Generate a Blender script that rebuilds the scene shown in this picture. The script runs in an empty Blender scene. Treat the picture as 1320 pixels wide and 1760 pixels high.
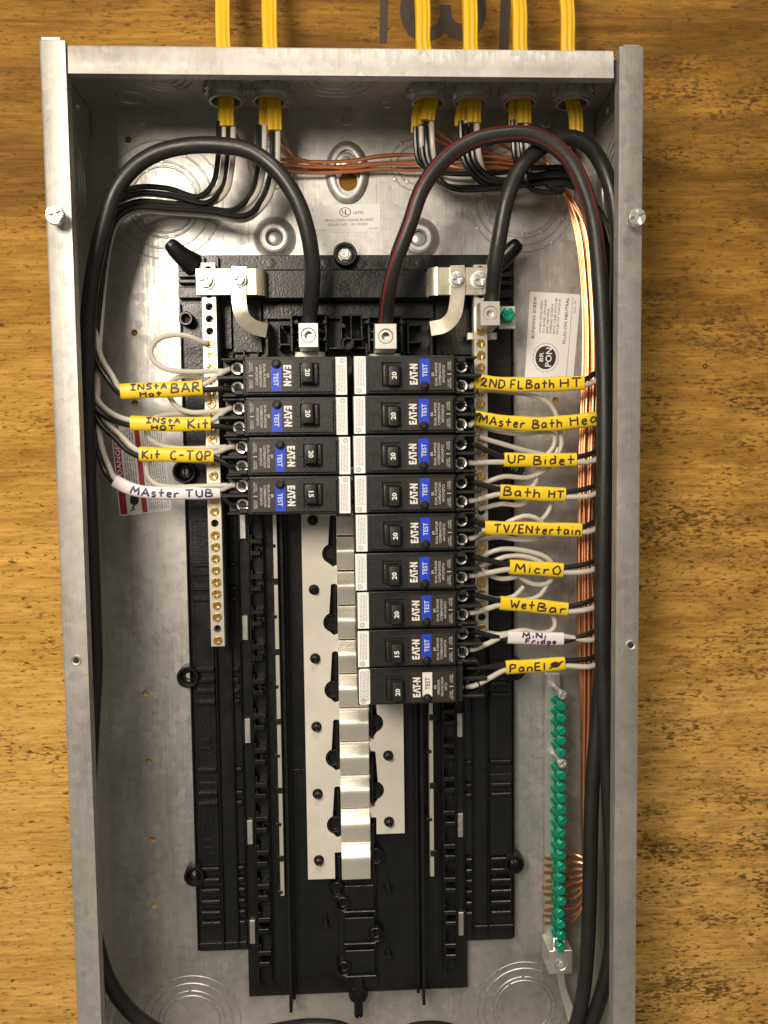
import bpy, bmesh, math, random
from mathutils import Vector, Matrix
from mathutils.geometry import tessellate_polygon
random.seed(7)
C = bpy.context.scene.collection
PI = math.pi
# ------------------------------------------------------------------ camera, world, lamps
# "Board" millimetres: x right, y up (0 = top of the steel box), h out of the wall. Blender = (x, -h, y)/1000 + Z0
Z0 = 1.62
ROT = (0.0689, 0.0472, 0.0124); CAM = (-5.8173, -244.7942, 618.8753); FPX = 1451.309
def _R(a, b, c):
    return Matrix.Rotation(c, 3, 'Z') @ Matrix.Rotation(a, 3, 'X') @ Matrix.Rotation(b, 3, 'Y')
RM = _R(*ROT); RT = RM.transposed()
def V(x, y, h): return Vector((x/1000, -h/1000, y/1000))
def W(x, y, h): return Vector((x/1000, -h/1000, y/1000 + Z0))
TOB = Matrix(((1,0,0),(0,0,-1),(0,1,0)))
cam_d = bpy.data.cameras.new('camera'); cam = bpy.data.objects.new('camera', cam_d); C.objects.link(cam)
cam.matrix_world = Matrix.Translation(W(*CAM)) @ (TOB @ RT).to_4x4()
cam_d.sensor_fit = 'VERTICAL'; cam_d.sensor_height = 36; cam_d.lens = FPX/1760*36
cam_d.clip_start = .01; cam_d.clip_end = 50
S = bpy.context.scene; S.camera = cam
S.view_settings.view_transform = 'Standard'; S.view_settings.look = 'None'
S.view_settings.exposure = 0; S.view_settings.gamma = 1
wd = bpy.data.worlds.new('World'); S.world = wd; wd.use_nodes = True
bg = wd.node_tree.nodes['Background']; bg.inputs[0].default_value = (.62, .57, .5, 1); bg.inputs[1].default_value = .34
def area(name, pos, target, size, watts, col):
    d = bpy.data.lights.new(name, 'AREA'); d.shape = 'DISK'; d.size = size; d.energy = watts; d.color = col
    o = bpy.data.objects.new(name, d); C.objects.link(o); o.location = W(*pos)
    o.rotation_euler = (W(*target)-W(*pos)).to_track_quat('-Z', 'Y').to_euler(); return o
area('work_lamp', (-405, 110, 1000), (0, -330, 0), .4, 12.8, (1, .88, .73))
area('fill_lamp', (250, 2500, 1900), (0, -300, 0), 1.0, 44, (1, .89, .75))  # added unseen fill from high above, brightens the shaded parts

def px(x, y, h):
    """board x, y of the point at height h seen at photo pixel x, y"""
    d = RT @ Vector(((x-660)/FPX, -(y-880)/FPX, -1)); t = (h-CAM[2])/d.z
    return CAM[0]+d.x*t, CAM[1]+d.y*t
def P3(x, y, h): a = px(x, y, h); return Vector((a[0], a[1], h))

# ------------------------------------------------------------------ materials
def new_mat(name, col, rough=.5, metal=0., bump=0., bscale=400, var=0., vscale=60, spec=.5, coat=0., stretch=None, rvar=0.):
    m = bpy.data.materials.new(name); m.use_nodes = True; nt = m.node_tree; b = nt.nodes['Principled BSDF']
    b.inputs['Base Color'].default_value = (*col, 1); b.inputs['Roughness'].default_value = rough
    b.inputs['Metallic'].default_value = metal; b.inputs['Specular IOR Level'].default_value = spec
    b.inputs['Coat Weight'].default_value = coat
    tc = nt.nodes.new('ShaderNodeTexCoord'); src = tc.outputs['Object']
    if stretch:
        mp = nt.nodes.new('ShaderNodeMapping'); mp.inputs['Scale'].default_value = stretch
        nt.links.new(src, mp.inputs[0]); src = mp.outputs[0]
    if var or rvar:
        n = nt.nodes.new('ShaderNodeTexNoise'); n.inputs['Scale'].default_value = vscale; n.inputs['Detail'].default_value = 5
        n.inputs['Roughness'].default_value = .65
        nt.links.new(src, n.inputs['Vector'])
        if var:
            r = nt.nodes.new('ShaderNodeMix'); r.data_type = 'RGBA'
            r.inputs[6].default_value = (*[c*(1-var) for c in col], 1); r.inputs[7].default_value = (*[min(1, c*(1+var)) for c in col], 1)
            nt.links.new(n.outputs[0], r.inputs[0]); nt.links.new(r.outputs[2], b.inputs['Base Color'])
        if rvar:
            q = nt.nodes.new('ShaderNodeMapRange'); q.inputs[1].default_value = .3; q.inputs[2].default_value = .7
            q.inputs[3].default_value = rough-rvar; q.inputs[4].default_value = rough+rvar
            nt.links.new(n.outputs[0], q.inputs[0]); nt.links.new(q.outputs[0], b.inputs['Roughness'])
    if bump:
        n2 = nt.nodes.new('ShaderNodeTexNoise'); n2.inputs['Scale'].default_value = bscale; n2.inputs['Detail'].default_value = 3
        nt.links.new(src, n2.inputs['Vector'])
        bp = nt.nodes.new('ShaderNodeBump'); bp.inputs['Strength'].default_value = bump; bp.inputs['Distance'].default_value = .0005
        nt.links.new(n2.outputs[0], bp.inputs['Height']); nt.links.new(bp.outputs[0], b.inputs['Normal'])
    return m
def galv(name, col, rough, metal):
    """galvanised sheet: crystal spangle, cloudy patches, rolling scratches"""
    m = bpy.data.materials.new(name); m.use_nodes = True; nt = m.node_tree; N = nt.nodes; L = nt.links; b = N['Principled BSDF']
    b.inputs['Metallic'].default_value = metal; tc = N.new('ShaderNodeTexCoord')
    def tex(kind, scale, sc=(1, 1, 1), det=5):
        mp = N.new('ShaderNodeMapping'); mp.inputs['Scale'].default_value = sc; L.new(tc.outputs['Object'], mp.inputs[0])
        n = N.new(kind); n.inputs['Scale'].default_value = scale; L.new(mp.outputs[0], n.inputs['Vector'])
        if kind == 'ShaderNodeTexNoise': n.inputs['Detail'].default_value = det; n.inputs['Roughness'].default_value = .65
        return n
    def rng(src, a0, a1, b0, b1):
        g = N.new('ShaderNodeMapRange'); g.inputs[1].default_value = a0; g.inputs[2].default_value = a1; g.inputs[3].default_value = b0; g.inputs[4].default_value = b1
        L.new(src, g.inputs[0]); return g.outputs[0]
    def op(o, a, c):
        x = N.new('ShaderNodeMath'); x.operation = o; L.new(a, x.inputs[0])
        if isinstance(c, (int, float)): x.inputs[1].default_value = c
        else: L.new(c, x.inputs[1])
        return x.outputs[0]
    vor = tex('ShaderNodeTexVoronoi', 210); sp = N.new('ShaderNodeSeparateColor'); L.new(vor.outputs['Color'], sp.inputs[0])
    cloud = tex('ShaderNodeTexNoise', 24, (1, 1, .5), 6).outputs[0]; smear = tex('ShaderNodeTexNoise', 9, (4, 4, 1), 5).outputs[0]
    scr = tex('ShaderNodeTexNoise', 30, (22, 22, .7), 3).outputs[0]; speck = tex('ShaderNodeTexNoise', 420, (1, 1, 1), 2).outputs[0]
    k = op('MULTIPLY', op('MULTIPLY', rng(sp.outputs[0], 0, 1, .93, 1.06), rng(cloud, .3, .7, .88, 1.1)), op('MULTIPLY', rng(smear, .3, .7, .92, 1.06), rng(speck, .66, .74, 1, .72)))
    hs = N.new('ShaderNodeHueSaturation'); hs.inputs['Color'].default_value = (*col, 1); L.new(k, hs.inputs['Value']); L.new(hs.outputs[0], b.inputs['Base Color'])
    L.new(op('ADD', op('ADD', rng(cloud, .3, .7, rough-.07, rough+.07), rng(sp.outputs[1], 0, 1, -.05, .05)), rng(scr, .3, .7, -.07, .07)), b.inputs['Roughness'])
    bp = N.new('ShaderNodeBump'); bp.inputs['Strength'].default_value = .1; bp.inputs['Distance'].default_value = .0005
    L.new(op('ADD', scr, op('MULTIPLY', cloud, 1.5)), bp.inputs['Height']); L.new(bp.outputs[0], b.inputs['Normal']); return m
M = {}
M['steel'] = galv('galvanised_steel', (.52, .51, .485), .47, .84)
M['rim'] = galv('galvanised_rim', (.46, .44, .405), .5, .62)
M['black'] = new_mat('black_plastic', (.0075, .0075, .008), .31, 0, .3, 700, .45, 70, spec=.45, rvar=.11)
M['breaker'] = new_mat('breaker_plastic', (.017, .017, .0175), .4, 0, .3, 1200, .2, 200, spec=.4, rvar=.05)
M['decal'] = new_mat('brown_black_decal', (.03, .024, .018), .4, 0, 0, 400, .1)
M['tin'] = new_mat('tin_plate', (.72, .69, .6), .5, .25, .15, 150, .1, 40, rvar=.08)
M['stab'] = new_mat('folded_stab', (.78, .745, .65), .36, .6, .2, 180, .14, 45, rvar=.1)
M['strap'] = new_mat('tin_strap', (.72, .66, .53), .33, .75, .15, 160, .14, 60, rvar=.08)
M['bar'] = new_mat('plated_bar', (.74, .7, .6), .36, .7, .1, 200, .1, 80)
M['lug'] = new_mat('aluminium_lug', (.78, .76, .7), .36, .8, .1, 300, .06, 80)
M['zinc'] = new_mat('zinc_screw', (.7, .69, .66), .36, .8, .1, 300, .1, 100)
M['brass'] = new_mat('brass_screw', (.72, .5, .19), .25, .95, .1, 300, .12, 120)
M['green'] = new_mat('green_screw', (.012, .36, .22), .26, .5, .1, 400, .2, 200)
M['ko'] = new_mat('dark_knockout_groove', (.3, .295, .28), .42, .9)
M['white'] = new_mat('white_wire', (.55, .515, .445), .4, 0, .05, 300, .08, 60)
M['wblack'] = new_mat('black_wire', (.012, .012, .012), .3, 0, .06, 300, .1, 60)
M['feeder'] = new_mat('feeder_jacket', (.019, .018, .018), .42, 0, .6, 110, .4, 30, rvar=.12)
M['red'] = new_mat('red_stripe', (.16, .018, .016), .42, 0, 0, 1, .25, 150)
M['copper'] = new_mat('bare_copper', (.82, .37, .18), .36, .94, .1, 200, .12, 90)
M['jacket'] = new_mat('yellow_jacket', (.7, .42, .006), .5, 0, .15, 200, .06, 60)
M['sleeve'] = new_mat('yellow_sleeve', (.8, .56, .012), .42, 0, .5, 70, .1, 60)
M['wsleeve'] = new_mat('white_sleeve', (.72, .69, .68), .44, 0, .5, 70, .06, 50)
M['ink'] = new_mat('marker_ink', (.045, .018, .012), .5, 0, 0, 1, .45, 350)
M['pink'] = new_mat('violet_marker_ink', (.05, .02, .12), .5, 0, 0, 1, .4, 350)
M['paper'] = new_mat('label_paper', (.86, .85, .83), .5, 0, 0, 1, .04, 60)
M['paper2'] = new_mat('silver_label', (.86, .85, .82), .5, 0, 0, 1, .05, 60)
M['print'] = new_mat('black_print', (.03, .03, .03), .5)
M['gprint'] = new_mat('grey_print', (.33, .32, .31), .5)
M['wprint'] = new_mat('white_print', (.74, .72, .67), .45)
M['sprint'] = new_mat('soft_white_print', (.55, .53, .49), .45)
M['blue'] = new_mat('blue_decal', (.012, .055, .55), .38)
M['lred'] = new_mat('red_print', (.42, .035, .03), .45)
M['nut'] = new_mat('die_cast_zinc', (.46, .46, .45), .4, .7, .2, 300, .1, 90)
M['stencil'] = new_mat('stencil_ink', (.045, .033, .02), .75, 0, 0, 1, .6, 120)
M['hole'] = new_mat('dark_hole', (.02, .018, .015), .7)
def wood():
    m = bpy.data.materials.new('plywood'); m.use_nodes = True; nt = m.node_tree; N = nt.nodes; L = nt.links
    b = N['Principled BSDF']; b.inputs['Roughness'].default_value = .72; b.inputs['Specular IOR Level'].default_value = .2
    tc = N.new('ShaderNodeTexCoord')
    def noise(sc, scale, det=4, rough=.6, dist=0):
        mp = N.new('ShaderNodeMapping'); mp.inputs['Scale'].default_value = sc; L.new(tc.outputs['Object'], mp.inputs[0])
        n = N.new('ShaderNodeTexNoise'); n.inputs['Scale'].default_value = scale; n.inputs['Detail'].default_value = det
        n.inputs['Roughness'].default_value = rough; n.inputs['Distortion'].default_value = dist
        L.new(mp.outputs[0], n.inputs['Vector']); return n.outputs[0]
    def ramp(src, pts):
        r = N.new('ShaderNodeValToRGB'); e = r.color_ramp.elements
        while len(e) < len(pts): e.new(.5)
        for k, (p, c) in enumerate(pts): e[k].position = p; e[k].color = (*c, 1)
        L.new(src, r.inputs[0]); return r.outputs[0]
    def mix(f, a, c, mode='MIX', fac=1):
        x = N.new('ShaderNodeMix'); x.data_type = 'RGBA'; x.blend_type = mode
        if f is None: x.inputs[0].default_value = fac
        else: L.new(f, x.inputs[0])
        for s, v in ((6, a), (7, c)):
            if isinstance(v, tuple): x.inputs[s].default_value = (*v, 1)
            else: L.new(v, x.inputs[s])
        return x.outputs[2]
    def math_(op, a, c):
        x = N.new('ShaderNodeMath'); x.operation = op; x.use_clamp = True
        for s, v in ((0, a), (1, c)):
            if isinstance(v, (int, float)): x.inputs[s].default_value = v
            else: L.new(v, x.inputs[s])
        return x.outputs[0]
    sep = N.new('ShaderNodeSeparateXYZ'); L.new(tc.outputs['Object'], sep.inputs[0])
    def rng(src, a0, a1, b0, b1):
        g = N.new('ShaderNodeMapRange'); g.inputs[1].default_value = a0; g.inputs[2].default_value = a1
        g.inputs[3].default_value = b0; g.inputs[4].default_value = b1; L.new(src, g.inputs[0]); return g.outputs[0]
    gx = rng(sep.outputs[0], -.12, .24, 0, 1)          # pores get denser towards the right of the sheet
    gz = math_('ADD', rng(sep.outputs[2], -.05, -.5, 0, 1), math_('MULTIPLY', gx, -.06))          # tone runs darker at the top, paler further down
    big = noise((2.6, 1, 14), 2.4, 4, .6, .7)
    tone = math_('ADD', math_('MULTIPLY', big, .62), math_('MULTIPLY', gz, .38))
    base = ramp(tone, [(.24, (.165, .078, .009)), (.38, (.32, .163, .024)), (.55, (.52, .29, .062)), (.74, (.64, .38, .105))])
    streak = noise((2.6, 1, 60), 4, 5, .68, .3)
    base = mix(None, base, ramp(streak, [(.3, (.74, .7, .62)), (.48, (.96, .95, .93)), (.7, (1.14, 1.14, 1.12))]), 'MULTIPLY')
    fine = noise((10, 1, 110), 5, 3, .6)
    base = mix(None, base, ramp(fine, [(.32, (.74, .7, .62)), (.52, (1, 1, 1)), (.7, (1.12, 1.12, 1.1))]), 'MULTIPLY')
    pore = noise((30, 1, 88), 5.2, 2.2, .58, .5)
    patch = noise((3.2, 1, 8), 3.0, 5, .65, .6)
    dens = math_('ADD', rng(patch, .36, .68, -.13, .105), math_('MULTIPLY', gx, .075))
    v = math_('ADD', pore, dens)
    mk = ramp(v, [(.585, (0, 0, 0)), (.72, (.88, .88, .88))])
    base = mix(mk, base, ramp(noise((9, 1, 9), 5, 2), [(.35, (.12, .062, .013)), (.62, (.05, .026, .007))]))
    pore2 = noise((34, 1, 90), 6, 2, .6, .2)
    mk2 = ramp(math_('ADD', pore2, math_('MULTIPLY', dens, .8)), [(.64, (0, 0, 0)), (.74, (.75, .75, .75))])
    base = mix(mk2, base, (.06, .03, .01))
    blotch = noise((7, 1, 24), 3.4, 6, .72, .5)
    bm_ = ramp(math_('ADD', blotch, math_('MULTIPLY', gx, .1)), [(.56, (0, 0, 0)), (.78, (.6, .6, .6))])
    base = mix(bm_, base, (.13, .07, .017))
    L.new(base, b.inputs['Base Color'])
    bp = N.new('ShaderNodeBump'); bp.inputs['Strength'].default_value = .35; bp.inputs['Distance'].default_value = .0008
    L.new(math_('SUBTRACT', streak, mk), bp.inputs['Height']); L.new(bp.outputs[0], b.inputs['Normal'])
    return m
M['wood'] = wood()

# ------------------------------------------------------------------ mesh helpers (board millimetres)
class MB:
    def __init__(s): s.v = []; s.f = []
    def add(s, vs, fs):
        o = len(s.v); s.v += [tuple(p) for p in vs]; s.f += [tuple(i+o for i in f) for f in fs]; return s
    def box(s, x0, x1, y0, y1, h0, h1):
        x0, x1 = sorted((x0, x1)); y0, y1 = sorted((y0, y1)); h0, h1 = sorted((h0, h1))
        return s.add([(x0,y0,h0),(x1,y0,h0),(x1,y1,h0),(x0,y1,h0),(x0,y0,h1),(x1,y0,h1),(x1,y1,h1),(x0,y1,h1)],
                     [(3,2,1,0),(4,5,6,7),(0,1,5,4),(1,2,6,5),(2,3,7,6),(3,0,4,7)])
    def pbox(s, x0, y0, x1, y1, h0, h1):
        """axis-aligned box given by photo pixels of its front face (x read at mid height)"""
        xm, ym = (x0+x1)/2, (y0+y1)/2
        return s.box(px(x0, ym, h1)[0], px(x1, ym, h1)[0], px(xm, y0, h1)[1], px(xm, y1, h1)[1], h0, h1)
    def prism(s, loop, h0, h1, holes=()):
        """loop counter-clockwise seen from the camera; holes any order"""
        def ccw(l): return sum(l[i-1][0]*l[i][1]-l[i][0]*l[i-1][1] for i in range(len(l))) > 0
        loops = [loop if ccw(loop) else loop[::-1]] + [h[::-1] if ccw(h) else h for h in holes]
        flat = [p for l in loops for p in l]; n = len(flat)
        tris = tessellate_polygon([[Vector((p[0], p[1], 0)) for p in l] for l in loops])
        fs = []
        for t in tris:
            a, b, c = (flat[i] for i in t)
            if (b[0]-a[0])*(c[1]-a[1])-(b[1]-a[1])*(c[0]-a[0]) < 0: t = t[::-1]
            fs.append(tuple(i+n for i in t)); fs.append(tuple(t[::-1]))
        o = 0
        for l in loops:
            k = len(l)
            for i in range(k):
                j = (i+1) % k; fs.append((o+i, o+j, o+j+n, o+i+n))
            o += k
        return s.add([(p[0], p[1], h0) for p in flat]+[(p[0], p[1], h1) for p in flat], fs)
    def lathe(s, x, y, prof, seg=20, sx=1, sy=1):
        """prof: (r, h) from outside/bottom to top"""
        vs = []; fs = []
        for r, h in prof:
            for k in range(seg):
                a = 2*PI*k/seg; vs.append((x+sx*r*math.cos(a), y+sy*r*math.sin(a), h))
        for i in range(len(prof)-1):
            for k in range(seg):
                j = (k+1) % seg; fs.append((i*seg+k, i*seg+j, (i+1)*seg+j, (i+1)*seg+k))
        if prof[-1][0] > 0: fs.append(tuple((len(prof)-1)*seg+k for k in range(seg)))
        return s.add(vs, fs)
    def tube(s, pts, r, seg=10, flat=1., caps=True, sq=1., rip=0.):
        n = len(pts); vs = []; fs = []
        for i, p in enumerate(pts):
            t = (pts[min(i+1, n-1)]-pts[max(i-1, 0)])
            t.normalize()
            side = t.cross(Vector((0, 0, 1)))
            if side.length < .15: side = Vector((1, 0, 0)) - t*t.x
            side.normalize(); up = side.cross(t)
            rr = r[i] if isinstance(r, list) else r
            for k in range(seg):
                a = 2*PI*k/seg; sa, ca = math.sin(a), math.cos(a); vs.append(p + side*(rr*math.copysign(abs(sa)**sq, sa)) + up*(rr*flat*math.copysign(abs(ca)**sq, ca)*(1+rip*math.cos(3*PI*math.copysign(abs(sa)**sq, sa)))))
        for i in range(n-1):
            for k in range(seg):
                j = (k+1) % seg; fs.append((i*seg+k, i*seg+j, (i+1)*seg+j, (i+1)*seg+k))
        if caps: fs += [tuple(range(seg))[::-1], tuple((n-1)*seg+k for k in range(seg))]
        return s.add(vs, fs)
    def xf(s, f): s.v = [f(*p) for p in s.v]; return s
    def mesh(s, name, mat, bevel=0, smooth=True, segs=1, recalc=False):
        me = bpy.data.meshes.new(name)
        me.from_pydata([V(*p) for p in s.v], [], s.f)
        if bevel or recalc:
            bm = bmesh.new(); bm.from_mesh(me)
            if recalc: bmesh.ops.recalc_face_normals(bm, faces=bm.faces)
            if bevel:
                es = [e for e in bm.edges if len(e.link_faces) == 2 and e.calc_face_angle(0) > .7]
                bmesh.ops.bevel(bm, geom=es, offset=bevel/1000, segments=segs, affect='EDGES', profile=.6, clamp_overlap=True)
            bm.to_mesh(me); bm.free()
        me.materials.append(mat)
        if smooth and len(me.polygons):
            me.polygons.foreach_set('use_smooth', [True]*len(me.polygons)); me.set_sharp_from_angle(angle=.6)
        me.update(); return me
def thing(name, label, cat, at=(0, 0, 0), group=None, rot=0):
    o = bpy.data.objects.new(name, None); C.objects.link(o); o.location = W(*at); o.rotation_euler = (0, -rot, 0)
    o.empty_display_size = .01; o['label'] = label; o['category'] = cat
    if group: o['group'] = group
    return o
def put(name, me, parent=None, at=(0, 0, 0), rot=(0, 0, 0), label=None, kind=None):
    o = bpy.data.objects.new(name, me); C.objects.link(o)
    if parent: o.parent = parent; o.location = V(*at)
    else: o.location = W(*at)
    o.rotation_euler = rot
    if label: o['label'] = label
    if kind: o['kind'] = kind
    return o
def solo(name, mb, mat, label, cat, group=None, **k):
    """a thing that is one mesh, built in board coordinates, origin at its first point"""
    o0 = mb.v[0]; mb.xf(lambda x, y, h: (x-o0[0], y-o0[1], h-o0[2]))
    o = put(name, mb.mesh(name, mat, **k), None, o0); o['label'] = label; o['category'] = cat
    if group: o['group'] = group
    return o
def part(name, mb, mat, parent, org=(0, 0, 0), label=None, bevel=0, kind=None, **k):
    if any(org): mb.xf(lambda x, y, h: (x-org[0], y-org[1], h-org[2]))
    return put(name, mb.mesh(name, mat, bevel, **k), parent, (0, 0, 0), (0, 0, 0), label, kind)
def circ(x, y, r, n=16): return [(x+r*math.cos(2*PI*k/n), y+r*math.sin(2*PI*k/n)) for k in range(n)]
def spline(pts, step=4.):
    """Catmull-Rom through Vectors"""
    P = [pts[0]*2-pts[1]] + list(pts) + [pts[-1]*2-pts[-2]]; out = []
    for i in range(1, len(P)-2):
        p0, p1, p2, p3 = P[i-1:i+3]; n = max(2, int((p2-p1).length/step))
        d1 = max((p1-p0).length, .01)**.5; d2 = max((p2-p1).length, .01)**.5; d3 = max((p3-p2).length, .01)**.5
        m1 = ((p1-p0)/d1-(p2-p0)/(d1+d2)+(p2-p1)/d2)*d2; m2 = ((p2-p1)/d2-(p3-p1)/(d2+d3)+(p3-p2)/d3)*d2
        for k in range(n):
            t = k/n; out.append(p1*(2*t**3-3*t*t+1)+m1*(t**3-2*t*t+t)+p2*(-2*t**3+3*t*t)+m2*(t**3-t*t))
    out.append(P[-2]); return out
def pxpath(pts, step=4.): return spline([P3(*p) for p in pts], step)
# text as flat meshes
_tc = {}
def text_geo(txt, bold=0.):
    k = (txt, bold)
    if k not in _tc:
        cu = bpy.data.curves.new('t', 'FONT'); cu.body = txt; cu.size = 1; cu.resolution_u = 2; cu.offset = bold
        o = bpy.data.objects.new('t', cu); C.objects.link(o); bpy.context.view_layer.update()
        me = o.evaluated_get(bpy.context.evaluated_depsgraph_get()).to_mesh()
        vs = [(v.co.x, v.co.y) for v in me.vertices]; fs = [tuple(p.vertices) for p in me.polygons]
        o.evaluated_get(bpy.context.evaluated_depsgraph_get()).to_mesh_clear()
        bpy.data.objects.remove(o); bpy.data.curves.remove(cu)
        xs = [v[0] for v in vs]; ys = [v[1] for v in vs]
        _tc[k] = (vs, fs, min(xs), max(xs), min(ys), max(ys))
    return _tc[k]
def add_text(mb, txt, cx, cy, h, width=None, height=None, rot=0, bold=0., align=0):
    """centred at cx, cy; cap height or total width in mm; rot ccw"""
    vs, fs, a, b, c, d = text_geo(txt, bold)
    sx = sy = None
    if height: sy = height/(d-c)
    if width: sx = width/(b-a)
    sx = sx or sy; sy = sy or sx
    ca, sa = math.cos(rot), math.sin(rot); out = []
    for x, y in vs:
        X = (x-(a+b)/2*(1-abs(align)) - (a if align < 0 else b if align > 0 else 0))*sx; Y = (y-(c+d)/2)*sy
        out.append((cx+X*ca-Y*sa, cy+X*sa+Y*ca, h))
    mb.add(out, fs)
def add_poly(mb, loop, h):
    l = loop if sum(loop[i-1][0]*loop[i][1]-loop[i][0]*loop[i-1][1] for i in range(len(loop))) > 0 else loop[::-1]
    t = tessellate_polygon([[Vector((p[0], p[1], 0)) for p in l]]); fs = []
    for q in t:
        a, b, c = (l[i] for i in q)
        fs.append(tuple(q) if (b[0]-a[0])*(c[1]-a[1])-(b[1]-a[1])*(c[0]-a[0]) > 0 else tuple(q[::-1]))
    mb.add([(p[0], p[1], h) for p in l], fs)
def quad(mb, x0, x1, y0, y1, h): mb.add([(x0,y0,h),(x1,y0,h),(x1,y1,h),(x0,y1,h)], [(0,1,2,3)])
def ringflat(mb, x, y, r0, r1, h, n=28):
    vs = []; fs = []
    for k in range(n):
        a = 2*PI*k/n; vs += [(x+r0*math.cos(a), y+r0*math.sin(a), h), (x+r1*math.cos(a), y+r1*math.sin(a), h)]
    for k in range(n): i, j = 2*k, 2*((k+1) % n); fs.append((i, i+1, j+1, j))
    mb.add(vs, fs)
def logo_polys():
    """the bold five-letter maker's mark: unit height, (polys, width)"""
    o = []; x = 0
    for k in range(3): o.append([(0, .0+.385*k), (.62, .385*k), (.62, .385*k+.23), (0, .385*k+.23)])
    o.append([(0, 0), (.26, 0), (.26, 1), (0, 1)])
    o.append([(.66, 0), (.92, 0), (1.17, .62), (1.42, 0), (1.66, 0), (1.28, 1), (1.06, 1)])
    o.append([(1.5, .77), (2.24, .77), (2.24, 1), (1.5, 1)]); o.append([(1.78, 0), (2.04, 0), (2.04, .8), (1.78, .8)])
    o.append(circ(2.36, .42, .15, 12))
    o.append([(2.62, 0), (2.87, 0), (2.87, 1), (2.62, 1)]); o.append([(3.2, 0), (3.45, 0), (3.45, 1), (3.2, 1)])
    o.append([(2.62, 1), (2.85, 1), (3.45, 0), (3.22, 0)])
    return o, 3.45
def add_logo(mb, cx, cy, h, hgt, rot, sx=1., h1=None):
    ps, w = logo_polys(); ca, sa = math.cos(rot), math.sin(rot)
    for i, p in enumerate(ps):
        q = []
        for x, y in p:
            X = (x-w/2)*hgt*sx; Y = (y-.5)*hgt; q.append((cx+X*ca-Y*sa, cy+X*sa+Y*ca))
        if h1 is None: add_poly(mb, q, h+i*.002)
        else: mb.prism(q, h, h1+i*.004)

# ------------------------------------------------------------------ setting: plywood wall
mb = MB(); mb.add([(-1500, -1600, 0), (1500, -1600, 0), (1500, 1100, 0), (-1500, 1100, 0), (-1500, -1600, -18), (1500, -1600, -18), (1500, 1100, -18), (-1500, 1100, -18)],
                  [(0,1,2,3),(7,6,5,4),(0,4,5,1),(1,5,6,2),(2,6,7,3),(3,7,4,0)])
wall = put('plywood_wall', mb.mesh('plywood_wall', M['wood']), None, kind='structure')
def stencil(pts):
    m = MB(); add_poly(m, [px(x, y, .3) for x, y in pts], .3)
    part('stencil_letter', m, M['stencil'], wall)
stencil([(654,-45),(669,-45),(665,74),(652,74)]); stencil([(862,-45),(880,-45),(874,90),(857,90)])
stencil([(696,-30),(689,0),(687,18),(691,40),(702,60),(716,68),(740,69),(752,66),(765,55),(777,66),(792,70),(815,64),(830,45),(836,20),(834,0),(826,-30),
         (812,-30),(810,0),(806,30),(795,42),(783,38),(776,27),(775,8),(755,8),(757,25),(752,40),(740,46),(725,40),(716,20),(716,0),(722,-30)])
m = MB(); x, y = px(1212, 629, .2); ringflat(m, x, y, 1.0, 1.9, .25, 14)
part('wood_knot', m, M['stencil'], wall)

# ------------------------------------------------------------------ steel box
HW = 181.75; D = 94; T = 1.5; YB = -735
box = thing('breaker_panel_box', 'open galvanised steel electrical box screwed to the plywood wall', 'electrical box', (0, YB/2, 0))
OB = (0, YB/2, 0)
holes = []
def bhole(x, y, rpx): a = px(x, y, T); holes.append(circ(a[0], a[1], rpx/2.35, 14))
for x, y in [(220,240),(231,572),(232,693),(955,688),(250,1192),(256,1309),(262,1443),(265,1557)]: bhole(x, y, 5.5)
kx, ky = px(597, 296, T)
key = circ(kx+.5, ky-6.5, 6.6, 20)
holes.append(key)
mh = [px(472, 410, T), px(719, 411, T)]
for a in mh: holes.append(circ(a[0], a[1], 5.6, 16))
mb = MB(); mb.prism([(-HW+.2, YB+.2), (HW-.2, YB+.2), (HW-.2, -.2), (-HW+.2, -.2)], .15, T, holes)
part('back_plate', mb, M['steel'], box, OB)
# pressed bosses round the keyhole and the mounting holes
mb = MB(); n = 40; vs = []; fs = []
prof = [(1.75, 0.02), (1.62, .9), (1.42, 2.4), (1.22, 2.9), (1.02, 2.6), (1.0, .2)]
loop = [(math.cos(2*PI*k/n), math.sin(2*PI*k/n)) for k in range(n)]
for s, h in prof:
    for c, q in loop: vs.append((kx+c*9.0*s, ky-.5+q*(15.5+9*(s-1)), T+h))
for i in range(len(prof)-1):
    for k in range(n): j = (k+1) % n; fs.append((i*n+k, i*n+j, (i+1)*n+j, (i+1)*n+k))
mb.add(vs, fs); kb = part('keyhole_boss', mb, M['steel'], box, OB)
mb = MB(); mb.lathe(kx-.5, ky+6.5, [(7.6, T+.02), (7.4, T+1.2), (6.6, T+1.5), (4.2, T+1.5), (4, T+2.6), (2.6, T+3.2)], 22); part('hanging_screw', mb, M['zinc'], kb, OB)
for a in mh:
    mb = MB(); mb.lathe(a[0], a[1], [(15.5, T+.02), (13, T+.7), (10.6, T+3), (9.4, T+3.6), (6.2, T+3.6), (5.4, T+2.8), (5.3, .3)], 28)
    mb.f.pop(); mb.lathe(a[0], a[1], [(9.2, T+3.62), (8.8, T+4.1), (6.4, T+4.1), (6.1, T+3.5)], 28); mb.f.pop()
    b = part('mounting_boss', mb, M['steel'], box, OB)
    mb = MB(); mb.lathe(a[0], a[1], [(4.9, .3), (4.9, 2.2), (3.6, 3)], 18)
    s = part('mounting_screw', mb, M['nut'], b, OB)
    mb2 = MB()
for x, y in [(242,205),(596,207),(937,210)]:
    a = px(x, y, T); mb = MB(); mb.lathe(a[0], a[1], [(4.3, T+.01), (4.1, T+.9), (3.2, T+1.2), (2.7, T+.5), (1.8, T+.5), (1.4, T+1), (.4, T+1)], 18)
    part('rivet', mb, M['steel'], box, OB)
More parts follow.
